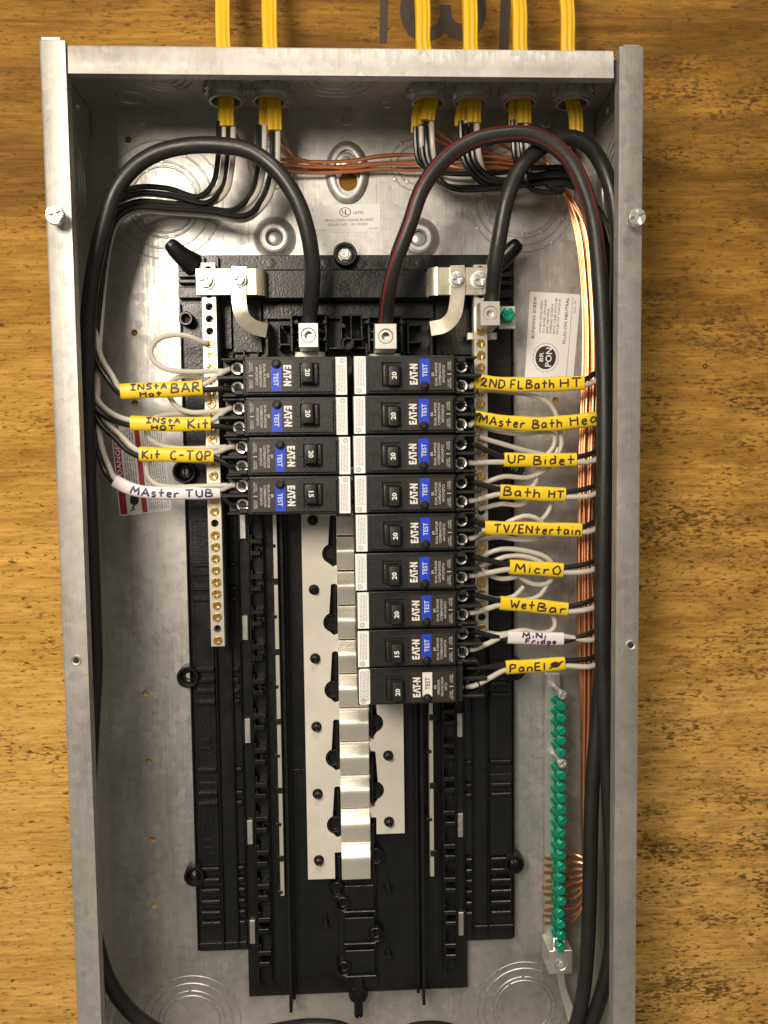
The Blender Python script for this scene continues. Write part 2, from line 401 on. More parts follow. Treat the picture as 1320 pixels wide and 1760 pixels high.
# knockouts: pressed rings
def ring_prof(mb, r, w=1., hh=.5, n=52, tabs=()):
    mb.lathe(0, 0, [(r+w, 0.01), (r+w*.35, hh), (r-w*.35, hh), (r-w, .01)], n); mb.f.pop()
def knockout(at, radii, rot=(0, 0, 0), tabs=4, a0=.6):
    mb = MB(); hh = .5 if rot == (0, 0, 0) else 1.0
    for i, r in enumerate(radii):
        ring_prof(mb, r, (.75 if i else .6)*(1 if hh < .6 else 1.25), hh)
        for k in range(tabs):
            a = a0+i*.5+2*PI*k/tabs; mb.lathe((r)*math.cos(a), r*math.sin(a), [(1.5, .01), (1.2, .5), (.6, .6)], 8)
    put('knockout', mb.mesh('knockout', M['steel']), box, (at[0]-OB[0], at[1]-OB[1], at[2]-OB[2]), rot)
for (x, y), rr in [((282, 343), (97, 80, 62, 54)), ((897, 339), (92, 80, 61, 67)), ((330, 1758), (87, 73, 59, 50)), ((900, 1731), (85, 73, 57, 50)), ((468, 283), (40, 31)), ((714, 283), (42, 31))]:
    a = px(x, y, T); knockout((a[0], a[1], T), [r/2.36 for r in rr])
RTOP = (PI/2, 0, 0); RL = (0, 0, PI/2); RR = (0, 0, -PI/2)
for x, hh, rr in [(-118, 52, (19, 14.5, 9.5)), (-8, 50, (25, 19, 13)), (-146, 21, (9.5,)), (-60, 60, (10,)), (62, 62, (9.5,)), (118, 76, (9.5,)), (-42, 12, (4.5,)), (28, 12, (4.5,))]:
    knockout((x, -T, hh), rr, RTOP, 2)
for y, hh, rr in [(-62, 48, (31, 25, 19)), (-575, 52, (14, 11)), (-640, 30, (14, 10))]: knockout((-HW+T, y, hh), rr, RL, 2)
for y, hh, rr in [(-62, 48, (31, 25, 19)), (-575, 52, (14, 11))]: knockout((HW-T, y, hh), rr, RR, 2)
# side, top and bottom sheets with folded front flanges
def channel(side):
    s = -1 if side == 'l' else 1; fw = 15.6
    # cross-section in (x, h), thickness T with a rounded outer fold
    out = [(HW, .15), (HW, D-2.2), (HW-.6, D-.8), (HW-2, D), (HW-fw, D), (HW-fw, D-9), (HW-fw+1.2, D-9), (HW-fw+1.2, D-T), (HW-2.4, D-T), (HW-T, D-2.8), (HW-T, .15)]
    n = len(out); y0, y1 = YB, 1.
    m = MB(); vs = [(s*x, y0, h) for x, h in out]+[(s*x, y1, h) for x, h in out]
    fs = [(i, (i+1) % n, (i+1) % n+n, i+n) for i in range(n)]
    for t in tessellate_polygon([[Vector((x, h, 0)) for x, h in out]]): fs += [tuple(t), tuple(i+n for i in t)]
    m.add(vs, fs); return m
def sheet(name, m, parent=box): return part(name, m, M['rim'], parent, OB, recalc=True)
left_side = sheet('side_sheet', channel('l')); right_side = sheet('side_sheet', channel('r'))
mb = MB(); mb.box(-HW+1.5, -HW+13, 1.02, 3.2, D-T-.3, D-.3); part('corner_tab', mb, M['rim'], left_side, OB, bevel=.3)
mb = MB(); mb.box(HW-13, HW-3, 1.02, 2.2, D-T-.3, D-.3); part('corner_tab', mb, M['rim'], right_side, OB, bevel=.3)
def endsheet(y0, s, x0, x1):
    fw = 17.5
    out = [(0, .15), (0, D-3.6), (-.7, D-2.0), (-2.2, D-1.2), (-12, D-.9), (-fw, D-.2), (-fw, D-7), (-fw+1.2, D-7), (-fw+1.2, D-T-.4), (-12, D-T-1), (-T-1, D-T-1.4), (-T, D-4), (-T, .15)]
    n = len(out); m = MB()
    vs = [(x0, y0+s*y, h) for y, h in out]+[(x1, y0+s*y, h) for y, h in out]
    fs = [(i, (i+1) % n, (i+1) % n+n, i+n) for i in range(n)]
    for t in tessellate_polygon([[Vector((x, h, 0)) for x, h in out]]): fs += [tuple(t), tuple(i+n for i in t)]
    m.add(vs, fs); return m
sheet('top_sheet', endsheet(-.2, 1, -HW+16.6, HW-19))
for x0, x1 in ((-HW+T+.1, -HW+16.6), (HW-19, HW-T-.1)): mb = MB(); mb.box(x0, x1, -T-.3, -.3, .2, D-12); part('top_corner', mb, M['rim'], box, OB)
sheet('bottom_sheet', endsheet(YB+.2, -1, -HW+16, HW-16))
# corner straps inside the side walls
for s in (-1, 1):
    mb = MB(); mb.box(s*(HW-T-.05), s*(HW-T-1.3), -2.5, -20, 4, D-14); b_ = part('corner_strap', mb, M['steel'], box, OB, bevel=.3)
    mb = MB()
    mb.lathe(0, 0, [(3.2, 0), (2.6, 1.4), (1, 1.9)], 12)
    put('rivet', mb.mesh('rivet', M['steel']), b_, (s*(HW-T-1.3)-OB[0], -11-OB[1], 30), RL if s < 0 else RR)
# dimples in the flanges and the two cover screws
def dimple(x, y):
    a = px(x, y, D); mb = MB(); mb.lathe(a[0], a[1], [(3.6, D+.02), (3, D+.55), (2.2, D+.2), (2.0, D+.06), (.3, D+.06)], 16)
    b = part('screw_hole', mb, M['rim'], box, OB); mb = MB(); mb.lathe(a[0], a[1], [(1.9, D+.07), (1.2, D+.1)], 14); part('hole', mb, M['hole'], b, OB)
dimple(131, 1135); dimple(1084, 1109)
def phillips(r, hgt, mat, name, slot=True, seg=20):
    """pan head with a real cross recess drawn as four raised quadrants"""
    m = MB(); m.lathe(0, 0, [(r, 0), (r*1.0, hgt*.35), (r*.9, hgt*.6), (r*.82, hgt*.62), (r*.3, hgt*.35)], seg)
    g = r*.2
    for k in range(4):
        a0 = k*PI/2+.3; q = []
        for t in range(5):
            a = a0+.24+t*(PI/2-.48)/4; q.append((r*.84*math.cos(a), r*.84*math.sin(a)))
        q.append((g*1.2*math.cos(a0+PI/4), g*1.2*math.sin(a0+PI/4)))
        m.prism(q, hgt*.3, hgt*.98)
    return m.mesh(name, mat)
for (x, y), s in [((93, 369), 0), ((1096, 373), 1)]:
    a = px(x, y, D+11); mb = MB(); mb.lathe(a[0], a[1], [(2.2, D-3), (2.2, D+8)], 12)
    for k in range(4): mb.lathe(a[0], a[1], [(2.2, D+1+k*1.7), (2.7, D+1.6+k*1.7), (2.2, D+2.2+k*1.7)], 12)
    sc = part('cover_screw', mb, M['zinc'], box, OB, 'shiny round headed cover screw standing out of the '+('right' if s else 'left')+' flange')
    put('screw_head', phillips(5.6, 4.2, M['zinc'], 'cover_head', seg=24), sc, (a[0]-OB[0], a[1]-OB[1], D+8))
# stickers on the back plate
def sticker(quadpx, mat, name, label):
    """returns (thing part, mapper from unit square (0..1, 0..1 up) to board)"""
    q = [Vector((*px(x, y, T+.15), 0)) for x, y in quadpx]   # tl tr br bl
    def mp(u, v): p = q[3]*(1-u)*(1-v)+q[2]*u*(1-v)+q[1]*u*v+q[0]*(1-u)*v; return p.x, p.y
    c = []
    for (cu, cv, a0) in [(1, 0, -PI/2), (1, 1, 0), (0, 1, PI/2), (0, 0, PI)]:
        for k in range(4):
            a = a0+k*PI/6; r = .03; c.append(mp(cu+(-r if cu else r)+r*math.cos(a), cv+(-r if cv else r)+r*math.sin(a)))
    m = MB(); m.prism(c, T+.02, T+.18); return part(name, m, mat, box, OB, label), mp
def remap(m, mp, w, h): m.v = [(*mp(x/w, y/h), z) for x, y, z in m.v]; return m
st, mp = sticker([(531, 353), (654, 350), (653, 398), (536, 401)], M['paper2'], 'sticker', 'small silver listing sticker under the keyhole')
m = MB(); HH = T+.22
ringflat(m, 50, 36.5, 7.2, 8.4, HH); add_text(m, 'U', 48.2, 37.5, HH, height=7, bold=.02); add_text(m, 'L', 52, 35, HH, height=7, bold=.02)
add_text(m, 'LISTED', 69, 35, HH, width=15, height=4.6, bold=.01)
add_text(m, 'ENCLOSED PANELBOARD', 56, 22, HH, width=70, height=4.6); add_text(m, 'ISSUE NO.  0114323', 53, 14.5, HH, width=57, height=4.6)
add_text(m, 'E-92977', 14, 4.5, HH, width=14, height=2.6); add_text(m, '30-9323', 91, 6, HH, width=14, height=2.6); add_text(m, 'L', 5, 42, HH, height=3.5)
part('printed_text', remap(m, mp, 100, 50), M['print'], st, OB)
st, mp = sticker([(911, 501), (998, 506), (985, 655), (902, 650)], M['paper'], 'sticker', 'white bonding screw sticker with a black round badge')
m = MB(); R9 = PI/2
def vt(txt, x, y0, y1, hgt, bold=.008): add_text(m, txt, x, (y0+y1)/2, HH, width=y1-y0, height=hgt, rot=R9, bold=bold)
vt('BONDING SCREW', 11, 72, 147, 6, .014); vt('WHEN REQUIRED', 25, 82, 140, 4.6); vt('TO BOND GROUND', 32, 82, 143, 4.6); vt('AND NEUTRAL', 39, 82, 128, 4.6)
vt('THREAD SCREW', 46, 82, 136, 4.6); vt('INTO CASE WITH 40', 53, 82, 146, 4.6); vt('IN-LBS OF TORQUE.', 60, 82, 146, 4.6); vt('PLUG-ON NEUTRAL', 75, 66, 148, 6, .014)
vt('Rev: -01', 91, 122, 143, 3.2)
quad(m, 85, 85.7, 3, 150, HH)
add_poly(m, circ(40, 39, 21, 30), HH)
for k in range(34): a = 2*PI*k/34; add_poly(m, circ(40+25.5*math.cos(a), 39+25.5*math.sin(a), 1.1, 6), HH)
part('printed_text', remap(m, mp, 100, 155), M['print'], st, OB)
m = MB(); add_text(m, 'BR', 31, 40, HH+.05, width=17, height=8, rot=R9, bold=.01); add_text(m, 'PON', 46, 40, HH+.05, width=34, height=13, rot=R9, bold=.015)
part('badge_text', remap(m, mp, 100, 155), M['paper'], st, OB)
st, mp = sticker([(190, 733), (280, 731), (295, 878), (206, 887)], M['paper'], 'sticker', 'red and white warning sticker behind the left hand wires')
m = MB(); quad(m, 2, 15, 2, 150, HH); quad(m, 44, 54, 2, 150, HH); part('red_band', remap(m, mp, 100, 150), M['lred'], st, OB)
m = MB(); add_text(m, 'DANGER', 8.5, 98, HH+.05, width=60, height=9, rot=R9, bold=.015); part('band_text', remap(m, mp, 100, 150), M['paper'], st, OB)
m = MB()
for k, x in enumerate([20, 24.5, 29, 33.5, 38]):
    y = 40
    while y < 140: q = y+random.uniform(4, 16); quad(m, x, x+2.2, y, min(q, 146), HH); y = q+2
for x in range(58, 97, 4):
    y = 6
    while y < 146: q = y+random.uniform(4, 18); quad(m, x, x+1.6, y, min(q, 147), HH); y = q+2
part('fine_print', remap(m, mp, 100, 150), M['gprint'], st, OB)
m = MB(); quad(m, 16, 43, 37, 38, HH); add_poly(m, [(22, 20), (24, 31), (28, 34), (33, 34), (38, 31), (40, 24), (36, 17), (28, 16)], HH)
for k in range(4): add_poly(m, [(25+k*4, 30), (27.6+k*4, 30), (28+k*4, 36), (25.6+k*4, 36)], HH+.01)
add_poly(m, [(20, 5), (26, 11), (24, 13), (34, 19), (28, 11), (31, 9)], HH+.02)
part('pictogram', remap(m, mp, 100, 150), M['print'], st, OB)

# ------------------------------------------------------------------ black plastic interior with bus and neutral bars
chs = thing('panel_interior', 'black moulded breaker mounting chassis with white bus plate inside the box', 'panel chassis', (*px(600, 1070, T), T))
OC = (*px(600, 1070, T), T)
def cpart(name, mb, mat, parent=chs, bevel=.0, **k): return part(name, mb, M[mat], parent, OC, bevel=bevel, **k)
BX0, BX1 = px(322, 1045, 9)[0], px(885, 1045, 9)[0]; BY1 = px(600, 438, 9)[1]; BY0 = px(612, 1627, 9)[1]
CX0, CX1 = px(425, 1600, 9)[0], px(804, 1600, 9)[0]; CY0 = px(612, 1708, 9)[1]
mb = MB(); mb.prism([(BX0, BY0+2), (BX0+2, BY0), (CX0, BY0), (CX0, CY0), (CX1, CY0), (CX1, BY0), (BX1-3, BY0), (BX1, BY0+3), (BX1, BY1), (BX0, BY1)], T+.05, 7)
base = cpart('base_tray', mb, 'black', bevel=.5)
# long raised mouldings left and right of the bus
XL = lambda x, h: px(x, 1300, h)[0]
def vstrip(mb, xa, xb, ya, yb, h0, h1):
    mb.box(XL(xa, h1), XL(xb, h1), px(600, ya, h1)[1], px(600, yb, h1)[1], h0, h1)
mb = MB()
for xa, xb in [(330, 332.5), (374, 377), (400, 403), (416, 418), (838, 840), (812, 814), (797, 799), (882, 884)]: vstrip(mb, xa, xb, 520, 1625, 6.8, 10.5)
vstrip(mb, 333, 416, 1612, 1618, 6.8, 9); vstrip(mb, 814, 882, 1600, 1606, 6.8, 9)
cpart('rib', mb, 'black', base, .3)
for ya, yb in ((520, 985), (1000, 1318), (1338, 1480)):
    for xa, xb in ((341, 373), (841, 880)): mb = MB(); vstrip(mb, xa, xb, ya, yb, 6.8, 8.6); cpart('seat_panel', mb, 'black', base, .3)
gl = [966, 1007, 1025, 1146, 1165, 1183, 1202, 1318, 1358, 1375, 1487, 1506, 1524, 1543, 1562, 1580]
me_r = {}
for y in gl:
    for xa, xb in [(338, 372), (404, 415), (843, 879), (800, 811)]:
        mb = MB(); vstrip(mb, xa, xb, y-3.4, y+3.6, 8.5, 11.2)
        if (y, xa) and True: cpart('cross_rib', mb, 'black', base, .6)
# raised maker's mark on the seats
for y in (600, 912, 1262, 1432):
    mb = MB(); a = (XL(355, 8.6), px(600, y, 8.6)[1]); add_logo(mb, a[0], a[1], 8.5, 7.5, -PI/2, 1.02, 9.3)
    cpart('embossed_mark', mb, 'black', base, smooth=False)
for y in (600, 700):
    mb = MB(); a = (XL(861, 8.6), px(600, y, 8.6)[1]); add_logo(mb, a[0], a[1], 8.5, 7.5, PI/2, 1.02, 9.3); cpart('embossed_mark', mb, 'black', base, smooth=False)
# small bright slots
for y in (902, 1076, 1253, 1427, 1598):
    for xs, tag_ in ((426, 0), (791, 1)):
        mb = MB(); a = XL(xs, 11); b = px(600, y, 11)[1]; mb.box(a-2.1, a+2.1, b-9, b+9, 7, 9.6); cpart('clip_plate', mb, 'steel', chs, .3)
        mb = MB(); mb.box(a-3.3, a-2.15, b-10.4, b+10.4, 7, 10.6); mb.box(a+2.15, a+3.3, b-10.4, b+10.4, 7, 10.6); cpart('clip_frame', mb, 'black', base, .2)
# combs that carry the breakers' outer ends
PI25 = 25.4; YC0 = -194.5
for xs, s in ((447, 1), (772, -1)):
    xm = XL(xs, 16)
    mb = MB()
    yb, yt = px(600, 1690 if s > 0 else 1680, 16)[1], px(600, 600, 16)[1]
    mb.box(xm-5.2, xm-4, yb, yt, 6.8, 17); mb.box(xm+4.2, xm+5.2, yb, yt, 6.8, 13); mb.box(xm-5, xm+5, yb, yt, 6.8, 9)
    comb = cpart('comb_rail', mb, 'black', chs, .25)
    k = 0; y = yt-8
    while y > yb+6:
        mb = MB(); w = 5.2 if k % 2 else 6.4
        a, b = (xm-4, xm-4+w+2.6) if s > 0 else (xm+4-w-2.6, xm+4)
        mb.box(a, b, y-1.7, y+1.7, 9, 18); mb.box(a, a+1.6, y-5, y+5, 9, 15.5)
        cpart('comb_tooth', mb, 'black', comb, .35)
        y -= PI25*.33 if k % 2 == 0 else PI25*.67; k += 1
    k = 0; y = yt-40
    while y > yb+30:
        mb = MB(); mb.lathe(xm+s*2.5, y, [(2.5, 8.9), (2.3, 13), (1.3, 13), (1.2, 9.4)], 12); cpart('locating_tube', mb, 'black', comb); y -= 50.8
# centre pan walls, rails
mb = MB()
for x, hh in ((491, 22), (725, 20), (497.5, 13), (715, 12)):
    mb.box(XL(x, hh)-1.1, XL(x, hh)+1.1, CY0-4 if hh > 15 else CY0, px(600, 860, 15)[1], 6.8, hh)
mb.box(XL(497, 8), XL(733, 8), px(600, 1322, 9)[1]-.3, px(600, 1322, 9)[1]+.3, 6.9, 7.4)
cpart('partition', mb, 'black', base, .3)
for xs, y1, s in ((481, 1536, 1), (741.5, 1512, -1)):
    x = px(xs, 1320, 20)[0]; ya, yb = px(600, 700, 20)[1], px(600, y1, 20)[1]
    mb = MB(); mb.box(x-1.5, x+1.5, yb, ya, 12, 20); rail = cpart('neutral_rail', mb, 'bar', chs, .3)
    y = px(600, 936, 20)[1]; k = 0
    while y > yb:
        mb = MB(); mb.box(x-1.0*s-2.3, x-1.0*s+2.3, y-2.2, y+2.2, 9, 20.9) if k % 2 else mb.box(x-4, x+.2, y-1.2, y+1.2, 9, 20.7); cpart('rail_clip', mb, 'black', rail, .3)
        y -= PI25*1; k += 1
# bus plate
HB = 14.
bx = lambda x: px(x, 1380, HB)[0]
by = lambda y: px(612, y, HB)[1]
PL, SL0, SL1, TB0, TB1, SR0, SR1, PR = bx(527), bx(575), bx(585.5), bx(587), bx(636), bx(636.5), bx(646.5), bx(695)
ptop, pbl, pbr = by(860), by(1509), by(1435)
def keyhole(yt, yb, yc, s):
    x0, x1, r = (SL0, SL1, 7.2) if s < 0 else (SR0, SR1, 7.2); xc = x0+1.2 if s < 0 else x1-1.2
    l = [(x1, yb+1), (x1, yt-1), (x1-1, yt), (x0+1, yt), (x0, yt-1)] if s < 0 else [(x0, yt-1), (x0+1, yt), (x1-1, yt), (x1, yt-1)]
    if s < 0:
        for k in range(9): a = PI*.62+k*(PI*.76)/8; l.append((xc+r*math.cos(a), yc+r*math.sin(a)))
        l += [(x0+1.5, yb)]
    else:
        for k in range(9): a = PI*.38-k*(PI*.76)/8; l.append((xc+r*math.cos(a), yc+r*math.sin(a)))
        l += [(x1-1.5, yb), (x0, yb+1)]
    return l
kh = [keyhole(by(t), by(t+88), by(t+66), -1) for t in (885, 1003, 1119, 1236, 1351)]
kh += [keyhole(by(t), by(t+92), by(t+68), 1) for t in (1176, 1292)]
pinl = [(PL+8.2, by(y)) for y in (893, 1012, 1130, 1247, 1362, 1476)]; pinr = [(PR-11.5, by(y)) for y in (1300, 1414)]
outl = [(PL, pbl), (SL0-.5, pbl), (SL0-.5, by(1464)), (SL1, by(1464)), (SL1, by(1480)), (SR0, by(1480)), (SR0, by(1406)), (SR1, by(1406)), (SR1, pbr), (PR, pbr), (PR, ptop), (PL, ptop)]
for i in range(1, 12):
    yt = by(1468)+25.4*i*.987; kh.append([(TB0-.2, yt-15.4), (TB1-.6, yt-15.4), (TB1-.6, yt-13.2), (TB0-.2, yt-13.2)])
mb = MB(); mb.prism(outl, HB-2, HB, kh)
bus = cpart('bus_plate', mb, 'tin', chs, .25)
for i in range(12):
    yt = by(1210-58.6*(i-0)+57*4.45) if 0 else by(1466)+22.9*i*1.0
    yt = by(1468)+25.4*i*.987
    ln = 17.5 if i == 0 else 13.6
    # folded stab: ramp up from the plate, flat crown, drop
    pr = [(yt+9.6, HB+.02), (yt+8.4, HB+.5), (yt+6.8, HB+2.2), (yt+3, HB+6.2), (yt+1.6, HB+7.4), (yt+.2, HB+8), (yt-1.4, HB+7.9), (yt-4, HB+7.1), (yt-ln+2.6, HB+4.5), (yt-ln+1.2, HB+4.3), (yt-ln+.2, HB+3.9), (yt-ln-.2, HB+3), (yt-ln-.2, HB-1)]
    xa, xb = (TB0-.6, TB1-.4); mb = MB(); n = len(pr)
    vs = [(xa, y, h) for y, h in pr]+[(xb, y, h) for y, h in pr]
    fs = [(k, k+1, k+1+n, k+n) for k in range(n-1)]+[tuple(range(n))[::-1], tuple(range(n, 2*n))]
    fs.append((n-1, 0, n, 2*n-1)); mb.add(vs, fs); cpart('stab', mb, 'stab', bus, .5, recalc=True)
for x, y in pinl+pinr:
    mb = MB(); mb.lathe(x, y, [(3.9, HB+.03), (3.6, HB+.9), (2.6, HB+.9), (2.4, HB+4.6), (1.6, HB+5.2), (1.1, HB+4.8)], 16); cpart('rivet_pin', mb, 'black', chs)
for x, y in [(560, 1587), (668, 1527), (668, 1640)]:
    a = px(x, y, 9); mb = MB(); mb.lathe(a[0], a[1], [(3, 6.9), (2.4, 10), (2, 13), (.8, 13.4)], 12); mb.box(a[0]-4.5, a[0]+4.5, a[1]-.5, a[1]+.5, 6.9, 9); mb.box(a[0]-.5, a[0]+.5, a[1]-4.5, a[1]+8, 6.9, 9); cpart('locating_peg', mb, 'black', base)
# black insulator saddles under and below the bus
mb = MB()
mb.box(TB0-4, TB1+4, by(1705), ptop, 7, 10)
cpart('insulator', mb, 'black', chs, .4)
for y in (1545, 1600, 1656):
    mb = MB(); yy = by(y); mb.box(TB0+1, TB1+2, yy-8, yy+10, 9.9, 14); mb.box(TB0, TB1+3, yy-9.6, yy-8, 9.9, 17); mb.lathe(TB0 if y != 1600 else TB1+3, yy-3, [(6, 9.9), (5.6, 16), (4.6, 16), (4.2, 11)], 18); cpart('empty_saddle', mb, 'black', chs, .4)
for yt in (885, 1003, 1119, 1236, 1351, 1464):
    mb = MB(); yc = by(yt+66); mb.lathe(SL0+.6, yc, [(6.2, 9.9), (6, HB-.4), (5, HB-.4), (4.6, 10.4)], 18); mb.box(SL0+2, SL1-.8, by(yt+92), by(yt+8), 9.9, HB-1); cpart('slot_moulding', mb, 'black', chs, .2)
for yt in (1176, 1292, 1406):
    mb = MB(); yc = by(yt+68); mb.lathe(SR1-.6, yc, [(6.2, 9.9), (6, HB-.4), (5, HB-.4), (4.6, 10.4)], 18); mb.box(SR0+.8, SR1-2, by(yt+92), by(yt+8), 9.9, HB+3); cpart('slot_moulding', mb, 'black', chs, .2)
# standoffs with screws or holes
for x, y, r, hh in [(319, 547, 12, 20), (316, 811, 20, 16), (322, 1165, 19, 14), (333, 1508, 18, 14), (884, 803, 19, 14), (886, 1152, 19, 14), (885, 1487, 18, 14), (593, 436, 20, 20)]:
    a = px(x, y, hh); r /= 2.4
    mb = MB(); mb.lathe(a[0], a[1], [(r, T+.1), (r, hh-1), (r-.6, hh), (r-1.6, hh), (r-2.2, hh-2), (r*.55, hh-6), (r*.35, hh-6.5)], 28)
    so = cpart('standoff', mb, 'black', chs)
    mb = MB()
    if (x, y) == (593, 436):
        mb.lathe(a[0], a[1], [(5.2, hh-6.2), (5.2, hh-5), (4.6, hh-4.6), (4.2, hh-4.6)], 24); mb.prism(circ(a[0], a[1], 4.4, 6), hh-4.7, hh-1.2); cpart('hex_screw', mb, 'zinc', so, .3)
        put('screw_head', phillips(2.9, .7, M['zinc'], 'head'), so, (a[0]-OC[0], a[1]-OC[1], hh-1.25-OC[2]))
    elif x != 319:
        mb.lathe(a[0], a[1], [(r*.28, hh-6.4), (r*.26, hh-5.9)], 14); cpart('rivet', mb, 'steel', so)
    else:
        mb.lathe(a[0], a[1], [(r*.42, hh-6.4), (r*.4, hh-6.2)], 14); cpart('bore', mb, 'hole', so)
# bottom latch
a = px(616, 1712, 12); mb = MB(); mb.lathe(a[0], a[1], [(7.4, T+.1), (7.2, 11), (6, 12), (4, 12)], 24); mb.box(a[0]-2.9, a[0]+2.9, a[1]-13, a[1]+16, 6, 15.5); mb.lathe(a[0], a[1]-12.5, [(3.4, T+.2), (3.4, 15), (2.2, 15), (2, 12)], 16); cpart('latch', mb, 'black', chs, .3)
# upper bridge
mb = MB(); mb.pbox(312, 438, 878, 464, 6.9, 12); cpart('top_rail', mb, 'black', base, .5)
mb = MB(); mb.pbox(452, 463, 742, 513, 6.9, 26); cpart('bridge', mb, 'black', base, .8)
for x in (465, 560, 620, 722):
    a = px(x, 452, 12); mb = MB(); mb.lathe(a[0], a[1], [(3.6, 11.9), (3.4, 12.6), (2, 12.7)], 18); cpart('pad', mb, 'black', base)
mb = MB()
for (x0, y0, x1, y1, hh) in [(306, 466, 346, 476, 14), (306, 480, 346, 486, 14), (306, 494, 346, 512, 14), (350, 515, 398, 600, 14), (400, 515, 450, 606, 12), (452, 520, 745, 548, 12), (456, 548, 461, 612, 30), (739, 548, 744, 612, 28),
                         (748, 515, 815, 610, 12), (846, 466, 882, 476, 14), (846, 482, 882, 490, 14), (846, 497, 882, 512, 14), (340, 440, 352, 470, 16), (371, 440, 376, 470, 16), (838, 440, 850, 466, 16),
                         (484, 556, 500, 560, 26), (478, 590, 500, 594, 26), (478, 556, 482, 600, 26), (700, 548, 703, 608, 26), (703, 556, 726, 560, 26), (703, 586, 726, 590, 26)]:
    mb.pbox(x0, y0, x1, y1, 6.9, hh)
cpart('bracket_moulding', mb, 'black', base, .4)
mb = MB()
for (x0, y0, x1, y1, hh) in [(499, 540, 503, 604, 30), (503, 540, 565, 543, 30), (558, 540, 562, 604, 30), (585, 540, 588, 585, 32), (602, 540, 605, 600, 32), (620, 540, 623, 585, 32), (585, 540, 623, 543, 32), (585, 582, 623, 585, 30),
                         (632, 545, 636, 604, 30), (688, 545, 692, 604, 30), (636, 543, 692, 546, 30), (565, 596, 632, 600, 24), (628, 590, 632, 612, 30)]: mb.pbox(x0, y0, x1, y1, 6.9, hh)
for x in (507, 510, 552, 640, 682):
    for y in (556, 570, 584): mb.pbox(x-5, y-2, x+5, y+2, 6.9, 26)
a = px(598, 590, 34); mb.lathe(a[0], a[1], [(4.6, 7), (4.4, 34), (3, 34), (2.6, 28)], 16)
for x, y in [(509, 553), (558, 553), (558, 583), (632, 553), (690, 553), (590, 560)]:
    a = px(x, y, 33); mb.lathe(a[0], a[1], [(1.8, 7), (1.6, 33)], 10)
cpart('lug_bay', mb, 'black', base, .25)
# slanted arms at the upper corners
for p0, p1, p2 in [((289, 416, 24), (311, 438, 19), (334, 456, 13)), ((893, 416, 24), (871, 438, 19), (850, 456, 13))]:
    mb = MB(); pts = pxpath([p0, p1, p2], 1.5); n = len(pts); mb.tube(pts, [(3.2, 4.6, 5.1)[i] if i < 3 else 5.2+3.6*(i/n)**1.5 for i in range(n)], 16, .8); cpart('corner_arm', mb, 'black', base)
# neutral bars
NBH = 34.
scr = phillips(3.35, 2.2, M['brass'], 'bar_screw', seg=16)
def nbar(xm, y0, y1, ks, empty, lab):
    x = px(xm[0], xm[1], NBH)[0]; ya, yb = px(xm[0], y0, NBH)[1], px(xm[0], y1, NBH)[1]
    f, l = px(xm[0], 527, NBH)[1], px(xm[0], 1101, NBH)[1]; st_ = (l-f)/28
    ys = [f+st_*k for k in ks]
    mb = MB(); mb.prism([(x-4.6, yb), (x+4.6, yb), (x+4.6, ya), (x-4.6, ya)], 25, NBH, [circ(x, y, 2.7, 12) for y in ys])
    b = cpart('neutral_bar', mb, 'bar', chs, label=lab)
    mb = MB(); mb.box(x-3.6, x+3.6, yb+1, ya-1, 24, 26); mb.box(x-3.9, x+6.2, yb-1, ya, 9, 24.6); cpart('bar_carrier', mb, 'black', chs, .3)
    for k, y in zip(ks, ys):
        if k in empty: continue
        o = put('screw', scr, b, (x-OC[0], y-OC[1], NBH-.5-OC[2]-random.uniform(0, .6))); o.rotation_euler = (0, random.uniform(0, 6), 0)
    return x, ys
xnl, ysl = nbar((366, 780), 452, 1111, range(-3, 29), {-3, -2, -1, 0, 1, 2, 18, 27}, 'plated neutral bar left of the breakers, with three empty holes at its top')
xnr, ysr = nbar((827, 780), 455, 1094, [k for k in range(-3, 28)], {-3, -2, -1, 0, 1, 17, 26}, 'plated neutral bar right of the breakers')
